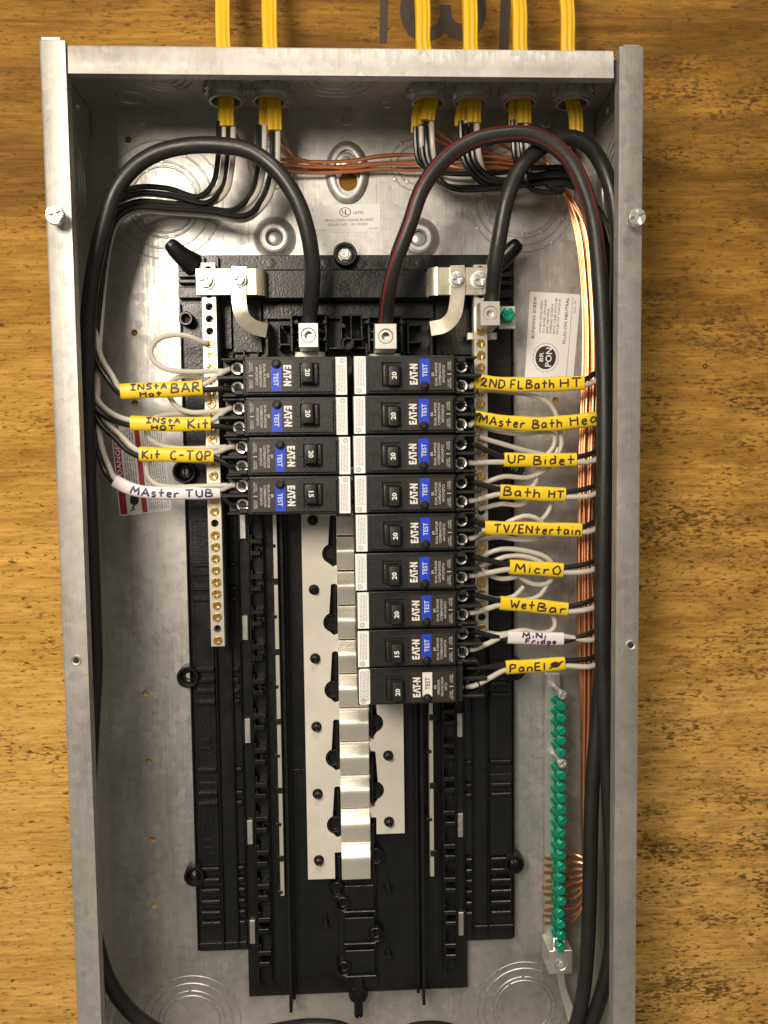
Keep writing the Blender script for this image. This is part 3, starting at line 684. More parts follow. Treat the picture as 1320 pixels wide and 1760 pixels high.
# tin straps at the top and their screws
for s in (0, 1):
    mb = MB(); HS = 38.5
    if not s: mb.pbox(336, 461, 441, 507, HS-2, HS)
    else: mb.pbox(752, 459, 855, 507, HS-2, HS)
    # rounded end folding down to the bridge
    x0, x1 = (px(441, 484, HS)[0], px(456, 484, HS)[0]) if not s else (px(752, 484, HS)[0], px(737, 484, HS)[0])
    y0, y1 = px(450, 507, HS)[1], px(450, 461, HS)[1]
    if s: y0, y1 = px(745, 507, HS)[1], px(745, 459, HS)[1]
    pr = [(x0, HS), (x0+(x1-x0)*.5, HS-.8), (x0+(x1-x0)*.85, HS-3), (x1, HS-7), (x1, HS-14)]; n = len(pr)
    vs = [(x, y0, h) for x, h in pr]+[(x, y1, h) for x, h in pr]; fs = [(k, k+1, k+1+n, k+n) for k in range(n-1)]
    m2 = MB(); m2.add(vs, fs)
    strap = cpart('neutral_strap', mb, 'strap', chs, .4, label='broad tin plated strap at the top '+('right' if s else 'left')+' of the chassis'); cpart('folded_end', m2, 'strap', strap, recalc=True)
    if not s: J = [(411, 458), (410, 490), (411, 520), (417, 545), (434, 560), (457, 565)]
    else: J = [(786, 456), (787, 490), (785, 520), (779, 544), (764, 558), (742, 562)]
    c = spline([Vector((*px(x, y, HS+2), 0)) for x, y in J], 2); l = []; r = []
    for i, p in enumerate(c):
        t = (c[min(i+1, len(c)-1)]-c[max(i-1, 0)]).normalized(); q = Vector((-t.y, t.x, 0)); l.append(p+q*4.9); r.append(p-q*4.9)
    mb = MB(); n = len(c); vs = []; fs = []
    for i in range(n):
        f = i/(n-1); hh = HS+2-max(0, f-.55)**1.5*26
        vs += [(l[i].x, l[i].y, hh), (r[i].x, r[i].y, hh), (l[i].x, l[i].y, hh-1.9), (r[i].x, r[i].y, hh-1.9)]
    for i in range(n-1):
        a = 4*i; b = a+4; fs += [(a, a+1, b+1, b), (a+2, b+2, b+3, a+3), (a, b, b+2, a+2), (a+1, a+3, b+3, b+1)]
    fs += [(0, 2, 3, 1), (4*n-4, 4*n-3, 4*n-1, 4*n-2)]
    mb.add(vs, fs); cpart('curved_strap', mb, 'strap', chs, recalc=True, label='curved tin strap hooking down from the '+('right' if s else 'left')+' broad strap')
    for x, y, hh, r in ([(354, 483, HS, 5.4), (411, 481, HS+2, 4.4)] if not s else [(785, 481, HS+2, 4.4), (824, 482, HS, 5)]):
        a = px(x, y, hh); mb = MB(); mb.lathe(a[0], a[1], [(r*1.2, hh+.02), (r*1.2, hh+.8), (r*1.1, hh+1), (r, hh+1)], 22); w = cpart('washer', mb, 'zinc', strap)
        put('screw_head', phillips(r*.92, 3, M['zinc'], 'strap_screw', seg=22), strap, (a[0]-OC[0], a[1]-OC[1], hh+.9-OC[2]))
# lugs
def lug(x0, y0, x1, y1, h0, h1, lab, sx=.5, sy=.5):
    mb = MB(); xm, ym = (x0+x1)/2, (y0+y1)/2
    X0, X1, Y1, Y0 = px(x0, ym, h1)[0], px(x1, ym, h1)[0], px(xm, y0, h1)[1], px(xm, y1, h1)[1]
    cx, cy = X0+(X1-X0)*sx, Y1+(Y0-Y1)*sy
    mb.prism([(X0, Y0), (X1, Y0), (X1, Y1), (X0, Y1)], h0, h1, [circ(cx, cy, 4.9, 20)])
    b = cpart('terminal_lug', mb, 'lug', chs, .35, label=lab)
    mb = MB(); mb.lathe(cx, cy, [(4.7, h1-6), (4.7, h1-.8), (4.2, h1-.3), (2.9, h1-.3), (2.5, h1-1), (2.4, h1-4.5), (.3, h1-4.6)], 20); cpart('set_screw', mb, 'lug', b)
    mb = MB(); mb.box(X0-4, X1+4, Y0-5, Y0-.2, h0-4, h0+1.5); cpart('lug_foot', mb, 'tin', b, .3)
    return cx, cy
lug(513, 555, 547, 597, 22, 47, 'aluminium lug holding the plain left feeder cable')
lug(644, 556, 682, 600, 22, 47, 'aluminium lug holding the red striped feeder cable')
lug(826, 518, 859, 559, 22, 56, 'aluminium lug on the right neutral bar beside the green screw', .52)
mb = MB(); mb.pbox(858, 526, 886, 565, 30, 33); nl = cpart('bonding_tab', mb, 'lug', chs, .3)
a = px(874, 541, 42); mb = MB(); mb.lathe(a[0], a[1], [(3.4, 14), (3.4, 36), (5.2, 36), (5.2, 41), (4.5, 42)], 6)
bs = cpart('bonding_screw', mb, 'green', nl, label='green hexagonal bonding screw right of the neutral lug')
put('screw_head', phillips(4.2, 1.2, M['green'], 'green_head'), bs, (a[0]-OC[0], a[1]-OC[1], 41.6-OC[2]))

# ------------------------------------------------------------------ breakers
def build_breaker(name, label, kind='afci'):
    t = thing(name, label, 'circuit breaker', (0, 0, 0), 'circuit breakers plugged in beside the bus')
    V1 = 12.35
    mb = MB(); mb.box(0, 65.5, -V1, V1, 20, 72.5)
    body = put('body', mb.mesh('body', M['breaker'], .7, segs=2), t)
    mb = MB(); mb.prism([(8.6, -V1+.9), (65, -V1+.9), (65, V1-.9), (8.6, V1-.9)], 72.4, 75.2)
    mb.prism([(9.8, -10.2), (64.2, -10.2), (64.2, 10.2), (9.8, 10.2)], 75.1, 77, [[(18.2, -7.6), (30.6, -7.6), (30.6, 7.6), (18.2, 7.6)]])
    mb.box(10.1, 18.1, -.18, .18, 76.9, 77.08); mb.box(30.7, 35, -.18, .18, 76.9, 77.08)
    put('front_face', mb.mesh('front_face', M['breaker'], .55), t)
    mb = MB(); mb.box(18.4, 30.4, -7.4, 7.4, 75.15, 75.25); put('toggle_recess', mb.mesh('toggle_recess', M['hole']), body)
    # toggle: block with sloped flanks
    mb = MB(); mb.add([(20.2, -8.2, 75), (29.4, -8.2, 75), (29.4, 6.2, 75), (20.2, 6.2, 75), (22.4, -7.2, 83.5), (28.6, -7.2, 83.5), (28.6, 4.6, 83), (22.4, 4.6, 83)],
                      [(3,2,1,0),(4,5,6,7),(0,1,5,4),(1,2,6,5),(2,3,7,6),(3,0,4,7)])
    mb.box(19.0, 21.4, -7, 5.6, 75, 79); mb.box(28.4, 29.8, -7, 5.6, 75, 78.4)
    tg = put('toggle', mb.mesh('toggle', M['breaker'], .6, segs=2), t)
    # end label
    mb = MB()
    rr = 1.4 if kind == 'gfci' else .35
    def rrect(x0, x1, y0, y1, r):
        o = []
        for cx, cy, a0 in ((x1-r, y0+r, -PI/2), (x1-r, y1-r, 0), (x0+r, y1-r, PI/2), (x0+r, y0+r, PI)):
            o += [(cx+r*math.cos(a0+k*PI/6), cy+r*math.sin(a0+k*PI/6)) for k in range(4)]
        return o
    mb.prism(rrect(.7, 8.0, -11.9, 12.0, rr), 72.52, 72.72); el = put('end_label', mb.mesh('end_label', M['paper']), t)
    mb = MB(); rng = random.Random(3)
    for x in ((2.2, 3.2, 4.2, 5.2, 6.2) if kind == 'afci' else (1.6, 2.5, 3.4, 4.3, 5.2, 6.1, 7.0)):
        y = -7 if kind == 'afci' else -9.6
        while y < 10: q = y+rng.uniform(.7, 3.2); quad(mb, x, x+.38, y, min(q, 10.6), 72.76); y = q+.35
    put('fine_print', mb.mesh('fine_print', M['gprint'], smooth=False), el)
    mb = MB(); ringflat(mb, 3.6, -9.6, 1.25, 1.55, 72.76, 16); add_text(mb, 'UL', 3.6, -9.6, 72.77, width=1.6, height=1.2, rot=PI/2); put('mark', mb.mesh('mark', M['print'], smooth=False), el)
    # decal with the printing
    mb = MB(); mb.prism([(34.8, -9.9), (63.6, -9.9), (63.6, 9.9), (34.8, 9.9)], 76.95, 77.1); dc = put('decal', mb.mesh('decal', M['decal']), t)
    mb = MB(); add_logo(mb, 38.4, 0, 77.16, 5.0, PI/2, .76); put('makers_mark', mb.mesh('makers_mark', M['wprint'], smooth=False), dc)
    mb = MB(); mb.prism([(42.2, -6.2), (48.6, -6.2), (48.6, 9.8), (42.2, 9.8)], 77.1, 77.3); tb = put('test_label', mb.mesh('test_label', M['blue'] if kind == 'afci' else M['wprint']), dc)
    mb = MB(); add_text(mb, 'TEST', 45.6, 2.4, 77.38, width=8.2, height=3.1, rot=PI/2, bold=.01)
    put('test_text', mb.mesh('test_text', M['wprint'] if kind == 'afci' else M['print'], smooth=False), dc)
    mb = MB(); mb.lathe(45.2, -7.4, [(3.1, 77.05), (3.0, 77.9), (2.6, 78.1), (2.3, 77.6), (1.9, 77.6), (1.8, 79.6), (1.4, 79.9)], 20); put('test_button', mb.mesh('test_button', M['breaker']), t)
    mb = MB()
    lines = ('BR', 'DUAL PURPOSE', 'COMBINATION', 'AFCI/GFCI') if kind == 'afci' else ('BR', 'PERSONAL', 'PROTECTION', 'GFCI')
    for s_, x in zip(lines, (50.6, 52.8, 55.2, 57.6)): add_text(mb, s_, x, 0, 77.16, width=min(14.5, len(s_)*1.25), height=1.55, rot=PI/2, bold=.004)
    add_text(mb, 'LOAD', 60.6, 5.4, 77.16, width=4.6, height=1.0, rot=PI/2); add_text(mb, 'POWER', 61.9, 5.4, 77.16, width=5.6, height=1.0, rot=PI/2)
    add_text(mb, 'LOAD', 60.6, -5.4, 77.16, width=4.6, height=1.0, rot=PI/2); add_text(mb, 'NEUTRAL', 61.9, -5.4, 77.16, width=6.6, height=1.0, rot=PI/2); quad(mb, 60, 62.6, -.25, .25, 77.16)
    put('printed_text', mb.mesh('printed_text', M['sprint'], smooth=False), dc)
    # wire terminals
    mb = MB(); mb.box(65.4, 82, -V1, V1, 20, 50)
    if kind == 'afci':
        mb.box(65.4, 67.0, -V1, V1, 49.9, 71)
        mb.box(65.4, 81, -V1, -V1+1.5, 49.9, 67); mb.box(65.4, 81, V1-1.5, V1, 49.9, 67); mb.box(65.4, 84, -1.1, 1.1, 49.9, 67)
        mb.box(67, 73, V1-4, V1-1, 64, 69.5); mb.box(66, 70, -V1+.2, -V1+2, 66, 72)
    else:
        mb.box(65.4, 70, -V1, V1, 49.9, 70); mb.box(65.4, 86, -V1, -V1+1.8, 40, 62); mb.box(65.4, 82, V1-1.5, V1, 49.9, 64); mb.box(70, 88, -1.3, 1.3, 49.9, 60); mb.box(76, 87, -V1, 0, 44, 50)
    put('terminal_block', mb.mesh('terminal_block', M['breaker'], .5), t)
    scm = phillips(3.9, 2.4, M['zinc'], 'terminal_screw_mesh')
    if kind == 'afci':
        for y in (-6.3, 6.3):
            mb = MB(); mb.lathe(0, 0, [(5.0, 0), (5.0, 9), (4.7, 9.4), (4.5, 7)], 18); mb.f.pop()
            c = put('terminal_cup', mb.mesh('terminal_cup', M['breaker']), t, (71.4, y, 50)); mb = MB(); mb.lathe(0, 0, [(4.3, 4), (4.3, 10.6), (3.9, 11.2), (2.9, 11.0), (2.5, 10.2), (2.3, 8.5), (.4, 8.4)], 20)
            tsc = put('terminal_screw', mb.mesh('terminal_screw', M['zinc']), c); mb = MB(); mb.box(-.6, .6, -3.9, 3.9, 10.9, 11.25); mb.prism(circ(0, 0, 2.2, 12), 8.5, 8.6); put('slot', mb.mesh('slot', M['hole']), tsc, rot=(0, y*.2+.6, 0))
    else:
        for y in (-6.3, 6.3):
            mb = MB(); mb.lathe(0, 0, [(5.6, 0), (5.6, 8), (4.8, 8.4), (4.4, 2)], 18); mb.f.pop(); put('terminal_cup', mb.mesh('terminal_cup', M['breaker']), t, (78, y, 50))
    return t, tg
def number_mesh(n):
    mb = MB(); add_text(mb, n, 25.5, -1.2, 83.55, width=4.6 if n == '20' else 4.0, height=3.2, rot=PI/2, bold=.03)
    mb.xf(lambda x, y, h: (x, y, 83.36-(y+1.2)*.042+.06)); return mb.mesh('number', M['wprint'], smooth=False)
NUM = {'20': number_mesh('20'), '15': number_mesh('15')}
def copy_tree(o, parent=None):
    c = o.copy(); C.objects.link(c)
    if parent: c.parent = parent
    for ch in [x for x in KIDS[o.name]]: copy_tree(ch, c)
    return c
proto, ptg = build_breaker('circuit_breaker', 'x')
gf, gtg = build_breaker('circuit_breaker', 'x', 'gfci')
bpy.context.view_layer.update()
KIDS = {o.name: list(o.children) for o in [proto]+list(proto.children_recursive)}
orn = lambda i: YC0-PI25*i
names_r = ['2ND FL Bath HT', 'Master Bath Hea', 'UP Bidet', 'Bath HT', 'TV/Entertain', 'Micro', 'Wet Bar', 'Mini Fridge', 'Panel']
names_l = ['Insta Hot BAR', 'Insta Hot Kit', 'Kit C-TOP', 'Master TUB']
rj = random.Random(5); breakers = []
for i in range(13):
    if i == 8: o = gf
    else: o = proto if i == 0 else copy_tree(proto)
    left = i >= 9; k = i-9 if left else i
    num = '15' if i in (7, 12) else '20'
    dx = rj.uniform(-.5, .5)+(1.9 if left and k == 0 else 0) + (1.0 if i == 8 else 0)
    o.location = W((-1.2-dx) if left else (.6+dx*.6), orn(k)+(-.3 if left else 0)+rj.uniform(-.12, .12), rj.uniform(-.5, .5))
    o.rotation_euler = (0, PI if left else 0, rj.uniform(-.011, .011))
    o['label'] = {7: 'black breaker marked 15, wired to the white Mini Fridge sleeve on the right', 12: 'black breaker marked 15, lowest on the left, wired to the white TUB sleeve',
                  8: 'lowest black breaker, with a white TEST label, wired to the Panel sleeve'}.get(i, 'black breaker with blue TEST label, wired to the '+(names_l[k] if left else names_r[k])+' sleeve')
    n = put('number', NUM[num], None)
    n.parent = [c for c in o.children if c.name.startswith('toggle') and 'recess' not in c.name][0]; n.location = (0, 0, 0)
    breakers.append(o)

# ------------------------------------------------------------------ wires
def wire(name, pts, r, mat, label, cat, group, seg=9, step=3.5, path=None):
    mb = MB(); mb.tube(path or pxpath(pts, step), r, seg); return solo(name, mb, M[mat], label, cat, group)
# feeders
f1 = [(530,572,40),(532,545,42),(536,500,52),(537,455,60),(528,395,66),(508,340,68),(475,293,68),(430,260,66),(380,250,64),(320,251,62),(268,264,60),(228,290,58),(198,330,56),(178,390,54),(163,455,52),(153,530,50),(150,620,50),(150,720,50),(153,830,50),(157,940,50),(161,1050,50),(163,1150,50),(158,1250,50),(153,1350,50),(150,1450,50),(153,1540,50),(166,1620,50),(192,1695,48),(240,1752,44),(330,1795,38),(440,1778,34),(540,1764,34),(600,1776,36),(640,1840,40)]
f2 = [(661,575,40),(663,545,43),(668,500,54),(680,450,62),(703,388,68),(727,322,71),(767,271,72),(817,241,72),(867,231,72),(907,231,72),(947,247,72),(980,277,72),(1003,322,72),(1019,375,71),(1027,433,70),(1034,530,69),(1038,640,68),(1039,750,68),(1037,880,68),(1035,1000,66),(1035,1100,65),(1038,1200,64),(1044,1320,62),(1050,1450,60),(1052,1560,58),(1049,1640,56),(1036,1700,52),(1015,1762,48),(985,1830,44)]
f3 = [(842,535,40),(845,510,46),(849,470,54),(857,415,60),(871,343,63),(892,292,62),(930,254,60),(972,236,58),(1010,249,56),(1036,286,54),(1053,338,54),(1061,410,54),(1061,520,54),(1058,640,52),(1052,780,50),(1046,900,48),(1040,1020,48),(1034,1140,50),(1026,1250,52),(1018,1350,54),(1015,1450,54),(1013,1550,54),(1009,1640,52),(1000,1720,48),(985,1775,44),(940,1850,38),(860,1830,34),(790,1778,32),(740,1768,32),(690,1780,34),(640,1850,36)]
def feeder(pts, label, stripes=()):
    path = pxpath(pts, 4); o0 = tuple(path[0]); t = thing('feeder_cable', label, 'cable', o0, 'thick black feeder cables')
    mb = MB(); mb.tube(path, 5.2, 18); part('jacket', mb, M['feeder'], t, o0)
    for th0, th1, wd in stripes:
        mb = MB(); n = len(path); vs = []; fs = []
        for i, p in enumerate(path):
            tg = (path[min(i+1, n-1)]-path[max(i-1, 0)]).normalized(); sd = tg.cross(Vector((0, 0, 1)))
            if sd.length < .15: sd = Vector((1, 0, 0))
            sd.normalize(); up = sd.cross(tg); a = th0+(th1-th0)*i/n+.2*math.sin(i*.13); f = i/n; a += (1 if a > 0 else -1)*min(2.2, max(0, f-.27)*14) if f > .27 else 0
            for q in (-1, 0, 1): b = a+q*wd; vs.append(p+sd*(5.26*math.sin(b))+up*(5.26*math.cos(b)))
        for i in range(n-1):
            for q in (0, 1): fs.append((3*i+q, 3*i+q+1, 3*i+q+4, 3*i+q+3))
        mb.add(vs, fs); part('stripe', mb, M['red'], t, o0, recalc=False)
    return t
feeder(f1, 'thick black cable arching from the left lug down the left side of the box')
feeder(f2, 'thick black cable with red stripes arching over to the right side of the box', [(-.75, .3, .16), (.95, 1.3, .14)])
feeder(f3, 'thick plain black cable looping from the right neutral lug down the right side')
# connectors, jackets
CH = 38
conn = [388, 463, 736, 808, 893, 984]
cx_ = [px(x, 172, CH)[0] for x in conn]
outer = [[383], [463], [727], [808], [893], [976]]
ordn = ['first (leftmost)', 'second', 'third', 'fourth', 'fifth', 'sixth (rightmost)']
gear = MB(); n = 48; lp = []
for k in range(n):
    a = 2*PI*k/n; q = 15.0 if (k % 6) < 3 else 12.9; lp.append((q*math.cos(a), q*math.sin(a)))
gear.prism(lp, 0, 4.2, [circ(0, 0, 11.2, 24)]); gear = gear.mesh('locknut', M['nut'], .3, smooth=False)
barrel = MB(); barrel.lathe(0, 0, [(11.6, 0), (11.6, 5), (11.1, 5.4), (11.6, 6.0), (11.1, 6.6), (11.6, 7.2), (11.1, 7.8), (11.4, 8.4), (11.2, 9.6), (9.6, 9.8), (9.4, 2), (9.3, -4)], 28); barrel.f.pop(); barrel = barrel.mesh('barrel', M['nut'])
wash = MB(); wash.lathe(0, 0, [(13, 0), (12.9, 6), (9.6, 6), (9.4, 0)], 24); wash.f.pop(); wash = wash.mesh('clamp', M['nut'])
con_o = []
for i, x in enumerate(cx_):
    t = thing('cable_connector', ordn[i]+' grey locknut connector in the top wall of the box', 'cable connector', (x, -T, CH), 'cable connectors in the top wall')
    ln_ = put('locknut', gear, t, (0, 0, 0)); ln_.rotation_mode = 'YXZ'; ln_.rotation_euler = (PI/2, i*.35, 0); put('barrel', barrel, t, (0, 0, 0), (PI/2, 0, 0)); put('clamp', wash, t, (0, T+6.2, 0), (PI/2, 0, 0)); con_o.append(t)
def ncable(i, j, x0, dh, end, lab, tilt=0):
    """flat jacketed cable: outside run, through the connector, ragged inside end"""
    X = cx_[i]+x0; xo = px(outer[i][0], 40, CH+dh)[0]+x0*.12; tilt *= .4
    pts = spline([Vector((xo-(X-xo)*.5+tilt, 190, 14+dh*.4)), Vector((xo+tilt*.4, 90, 26+dh*.8)), Vector((xo, 45, CH+dh)), Vector((xo, 24, CH+dh)), Vector((X, 6, CH+dh*.8)), Vector((X, -8, CH+dh*.8)), Vector((X+(end[0]-X)*.8, -17, CH+dh)), Vector((end[0], end[1], CH+dh))], 4)
    mb = MB(); m = len(pts)
    mb.tube(pts, 4.8, 36, .44, sq=.62, rip=-.16); solo('yellow_cable', mb, M['jacket'], lab, 'cable', 'yellow jacketed cables entering the top')
def E(x, y): return px(x, y, CH+1)
ncable(0, 0, -1, -2.6, E(386, 214), 'rear yellow flat cable through the first connector from the left')
ncable(0, 1, 1, 2.8, E(391, 219), 'front yellow flat cable through the first connector from the left')
ncable(1, 0, -2.5, -2.4, E(457, 226), 'rear yellow flat cable through the second connector from the left')
ncable(1, 1, 3, 2.6, E(473, 226), 'front yellow flat cable through the second connector from the left')
ncable(2, 0, -3, -2.4, E(719, 226), 'rear yellow flat cable through the third connector from the left', -4)
ncable(2, 1, 2.6, 2.6, E(735, 209), 'front yellow flat cable through the third connector from the left', -4)
ncable(3, 0, -3, -2.4, E(794, 214), 'rear yellow flat cable through the fourth connector from the left', 2)
ncable(3, 1, 2.5, 2.6, E(814, 213), 'front yellow flat cable through the fourth connector from the left', 2)
ncable(4, 0, -2.5, -2.4, E(888, 214), 'rear yellow flat cable through the fifth connector from the left', -3)
ncable(4, 1, 2.5, 2.6, E(900, 214), 'front yellow flat cable through the fifth connector from the left', -3)
ncable(5, 0, -.5, 0, E(991, 230), 'single yellow flat cable through the rightmost connector', -2)

# sleeves and the handwriting on them
G = {  # pen strokes in a unit-high cell
 'I': ([[(0,1),(.5,1)],[(.25,1),(.22,0)],[(0,0),(.5,0)]], .5), 'N': ([[(0,0),(.02,1),(.5,.05),(.52,1)]], .54), 'S': ([[(.5,.88),(.25,1),(.05,.8),(.1,.58),(.42,.42),(.45,.15),(.2,0),(0,.12)]], .5),
 't': ([[(.22,1),(.2,0)],[(0,.55),(.45,.58)]], .44), 'A': ([[(0,0),(.28,1),(.55,0)],[(.1,.36),(.45,.38)]], .56), 'B': ([[(.05,1),(0,0)],[(.05,1),(.4,.92),(.42,.68),(.08,.54),(.5,.4),(.48,.1),(0,0)]], .52),
 'R': ([[(.05,1),(0,0)],[(.05,1),(.42,.9),(.4,.6),(.05,.5),(.5,0)]], .52), 'H': ([[(0,1),(0,0)],[(.48,1),(.46,0)],[(0,.5),(.48,.52)]], .5), 'o': ([[(.2,.62),(.02,.4),(.1,.05),(.32,.05),(.4,.4),(.2,.62)]], .42),
 'K': ([[(.02,1),(0,0)],[(.48,.95),(.03,.48),(.5,0)]], .52), 'i': ([[(.08,.6),(.06,0)],[(.08,.86),(.1,.92)]], .16), 'C': ([[(.5,.85),(.28,1),(.04,.6),(.08,.15),(.3,0),(.52,.14)]], .54), '-': ([[(0,.5),(.38,.52)]], .4),
 'T': ([[(0,.97),(.6,1)],[(.3,1),(.27,0)]], .6), 'O': ([[(.28,1),(.02,.6),(.1,.08),(.38,.02),(.52,.45),(.4,.95),(.28,1)]], .54), 'P': ([[(.04,1),(0,0)],[(.04,1),(.42,.92),(.4,.55),(.03,.45)]], .46),
 'M': ([[(0,0),(.08,1),(.32,.35),(.56,1),(.64,0)]], .66), 's': ([[(.34,.55),(.12,.62),(.05,.42),(.32,.25),(.26,.02),(0,.06)]], .36), 'e': ([[(.04,.32),(.36,.36),(.3,.6),(.1,.55),(.03,.22),(.16,0),(.38,.08)]], .4),
 'r': ([[(.05,.6),(.03,0)],[(.04,.38),(.2,.6),(.36,.56)]], .38), 'U': ([[(0,1),(.02,.25),(.2,0),(.42,.15),(.46,1)]], .48), '2': ([[(.02,.75),(.22,1),(.45,.8),(.3,.4),(.02,.06),(.2,.15),(.55,0)]], .56),
 'D': ([[(.03,1),(0,0)],[(.03,1),(.42,.85),(.5,.4),(.3,.05),(0,0)]], .52), 'F': ([[(.03,1),(0,0)],[(.03,1),(.45,1)],[(.02,.52),(.36,.54)]], .46), 'L': ([[(.03,1),(0,.02),(.42,.03)]], .42),
 'a': ([[(.38,.58),(.14,.6),(.02,.28),(.12,.02),(.34,.18),(.39,.6),(.38,.1),(.46,.02)]], .46), 'h': ([[(.03,1),(0,0)],[(.02,.36),(.2,.6),(.36,.42),(.36,0)]], .4), 'V': ([[(0,1),(.24,0),(.5,1)]], .5),
 '/': ([[(.35,1.05),(0,-.05)]], .36), 'E': ([[(.42,1),(.03,.98),(0,.02),(.45,0)],[(.02,.52),(.36,.54)]], .46), 'n': ([[(.03,.6),(.02,0)],[(.02,.4),(.2,.6),(.36,.45),(.36,0)]], .4), 'c': ([[(.36,.52),(.16,.62),(.02,.3),(.14,.02),(.38,.1)]], .4),
 'W': ([[(0,1),(.14,0),(.32,.62),(.48,0),(.66,1)]], .66), 'g': ([[(.36,.55),(.14,.6),(.03,.34),(.16,.1),(.36,.3),(.38,.6),(.36,-.2),(.16,-.32),(.02,-.2)]], .4), 'd': ([[(.38,.55),(.14,.58),(.02,.28),(.14,.02),(.36,.2),(.4,1),(.39,0)]], .44),
 'l': ([[(.06,1),(.05,0)]], .14), '0': ([[(.3,.75),(.05,.5),(.1,.2),(.4,.15),(.55,.45),(.3,.75)],[(.1,.3),(.5,.6)],[(.05,.42),(.45,.7)],[(.15,.2),(.55,.5)],[(-.05,.05),(.75,.85)],[(.1,.36),(.5,.5)]], .72), 'p': ([[(.03,.65),(0,-.3)],[(.03,.6),(.3,.62),(.36,.3),(.2,.05),(.02,.1)]], .4), ' ': ([], .3)}
SH = 52.
def sleeve(pts, thick, texts, mat, ink, label, tail=None):
    path = pxpath([(x, y, SH) for x, y in pts], 2); L = [0]
    for a, b in zip(path, path[1:]): L.append(L[-1]+(b-a).length)
    w = thick/2.64/2; fl = .56
    t = thing('wire_sleeve', label, 'wire label', tuple(path[0]), 'handwritten sleeves on the wires'); o0 = tuple(path[0])
    n = len(path); seg = 20; vs = []; fs = []
    def frame(i):
        tg = (path[min(i+1, n-1)]-path[max(i-1, 0)]).normalized(); return Vector((-tg.y, tg.x, 0)).normalized()
    rr = random.Random(label)
    for i, p in enumerate(path):
        q = frame(i); e = 1+.03*math.sin(i*.5+rr.random())
        for rad in (1., .86):
            for k in range(seg):
                a = 2*PI*k/seg; c, s_ = math.cos(a), math.sin(a)
                vs.append(p+q*(w*rad*e*math.copysign(abs(c)**.8, c))+Vector((0, 0, w*fl*rad*math.copysign(abs(s_)**.8, s_))))
    st_ = 2*seg
    for i in range(n-1):
        for k in range(seg):
            j = (k+1) % seg; a, b = i*st_, (i+1)*st_
            fs.append((a+k, b+k, b+j, a+j)); fs.append((a+seg+k, a+seg+j, b+seg+j, b+seg+k))
    for k in range(seg):
        j = (k+1) % seg; fs.append((k, j, seg+j, seg+k)); a = (n-1)*st_; fs.append((a+k, a+seg+k, a+seg+j, a+j))
    mb = MB(); mb.add(vs, fs); part('tube', mb, mat, t, o0, recalc=True)
    def surf(u, v):   # u mm along, v mm across (up +)
        i = 0
        while i < n-2 and L[i+1] < u: i += 1
        f = (u-L[i])/max(L[i+1]-L[i], .001); f = max(0, min(1.3, f)); p = path[i].lerp(path[i+1], f) if f <= 1 else path[i+1]; q = frame(i)
        vv = max(-.97, min(.97, v/w)); c = abs(vv)**(1/.8); return p+q*v+Vector((0, 0, w*fl*(max(0, 1-c*c)**.5)**.8+.1))
    mb = MB()
    for txt, u0, u1, vc, hgt in texts:
        tot = sum(G[c][1]+.2 for c in txt)-.2; sc = (u1-u0)*L[-1]/tot; x = u0*L[-1]
        for c in txt:
            for stx in G[c][0]:
                jy = rr.uniform(-.05, .05)*hgt; pl = []
                for (ax, ay), (bx_, by_) in zip(stx, stx[1:]):
                    d = max(1, int(math.hypot((bx_-ax)*sc, (by_-ay)*hgt)/.7))
                    for k in range(d): pl.append((ax+(bx_-ax)*k/d, ay+(by_-ay)*k/d))
                pl.append(stx[-1]); pp = []
                for i, (gx, gy) in enumerate(pl):
                    pp.append((x+gx*sc+rr.uniform(-.06, .06), vc*w+(gy-.5)*hgt+jy+rr.uniform(-.06, .06)))
                hw = .6; vs = []; fs = []; m_ = len(pp)
                for i, (a, b) in enumerate(pp):
                    d = Vector((pp[min(i+1, m_-1)][0]-pp[max(i-1, 0)][0], pp[min(i+1, m_-1)][1]-pp[max(i-1, 0)][1])); d = d.normalized() if d.length > 0 else Vector((1, 0))
                    e = hw*(.85+rr.random()*.3)*(.8 if i in (0, m_-1) else 1)
                    vs += [surf(a-d.y*e, b+d.x*e), surf(a, b)+Vector((0, 0, .04)), surf(a+d.y*e, b-d.x*e)]
                for i in range(m_-1):
                    for k in (0, 1): fs.append((3*i+k, 3*i+k+1, 3*i+k+4, 3*i+k+3))
                mb.add(vs, fs)
            x += (G[c][1]+.2)*sc
    part('handwriting', mb, ink, t, o0)
    return path
YS, WS, IK, VK = M['sleeve'], M['wsleeve'], M['ink'], M['pink']
SLV = {}
SLV['l0'] = sleeve([(208,673),(250,671),(300,669),(349,666)], 27, [('INStA', .13, .57, .42, 3.6), ('Hot', .24, .5, -.48, 3.2), ('BAR', .62, .97, .1, 6)], YS, IK, 'yellow sleeve on the left wires marked INStA BAR, Hot')
SLV['l1'] = sleeve([(225,727),(290,729),(363,728)], 25, [('INStA', .2, .62, .45, 3.4), ('HOT', .27, .56, -.48, 3), ('Kit', .72, .97, .0, 6)], YS, IK, 'yellow sleeve on the left wires marked INStA Kit, HOT')
SLV['l2'] = sleeve([(240,780),(300,782),(368,783)], 25, [('Kit', .05, .28, .0, 5.6), ('C-TOP', .42, .96, .0, 5.8)], YS, IK, 'yellow sleeve on the left wires marked Kit C-TOP')
SLV['l3'] = sleeve([(197,826),(215,836),(240,844),(300,848),(379,846)], 22.5, [('MAster', .18, .62, .0, 5.2), ('TUB', .68, .93, .0, 5)], WS, VK, 'white sleeve on the left wires marked MASter TUB')
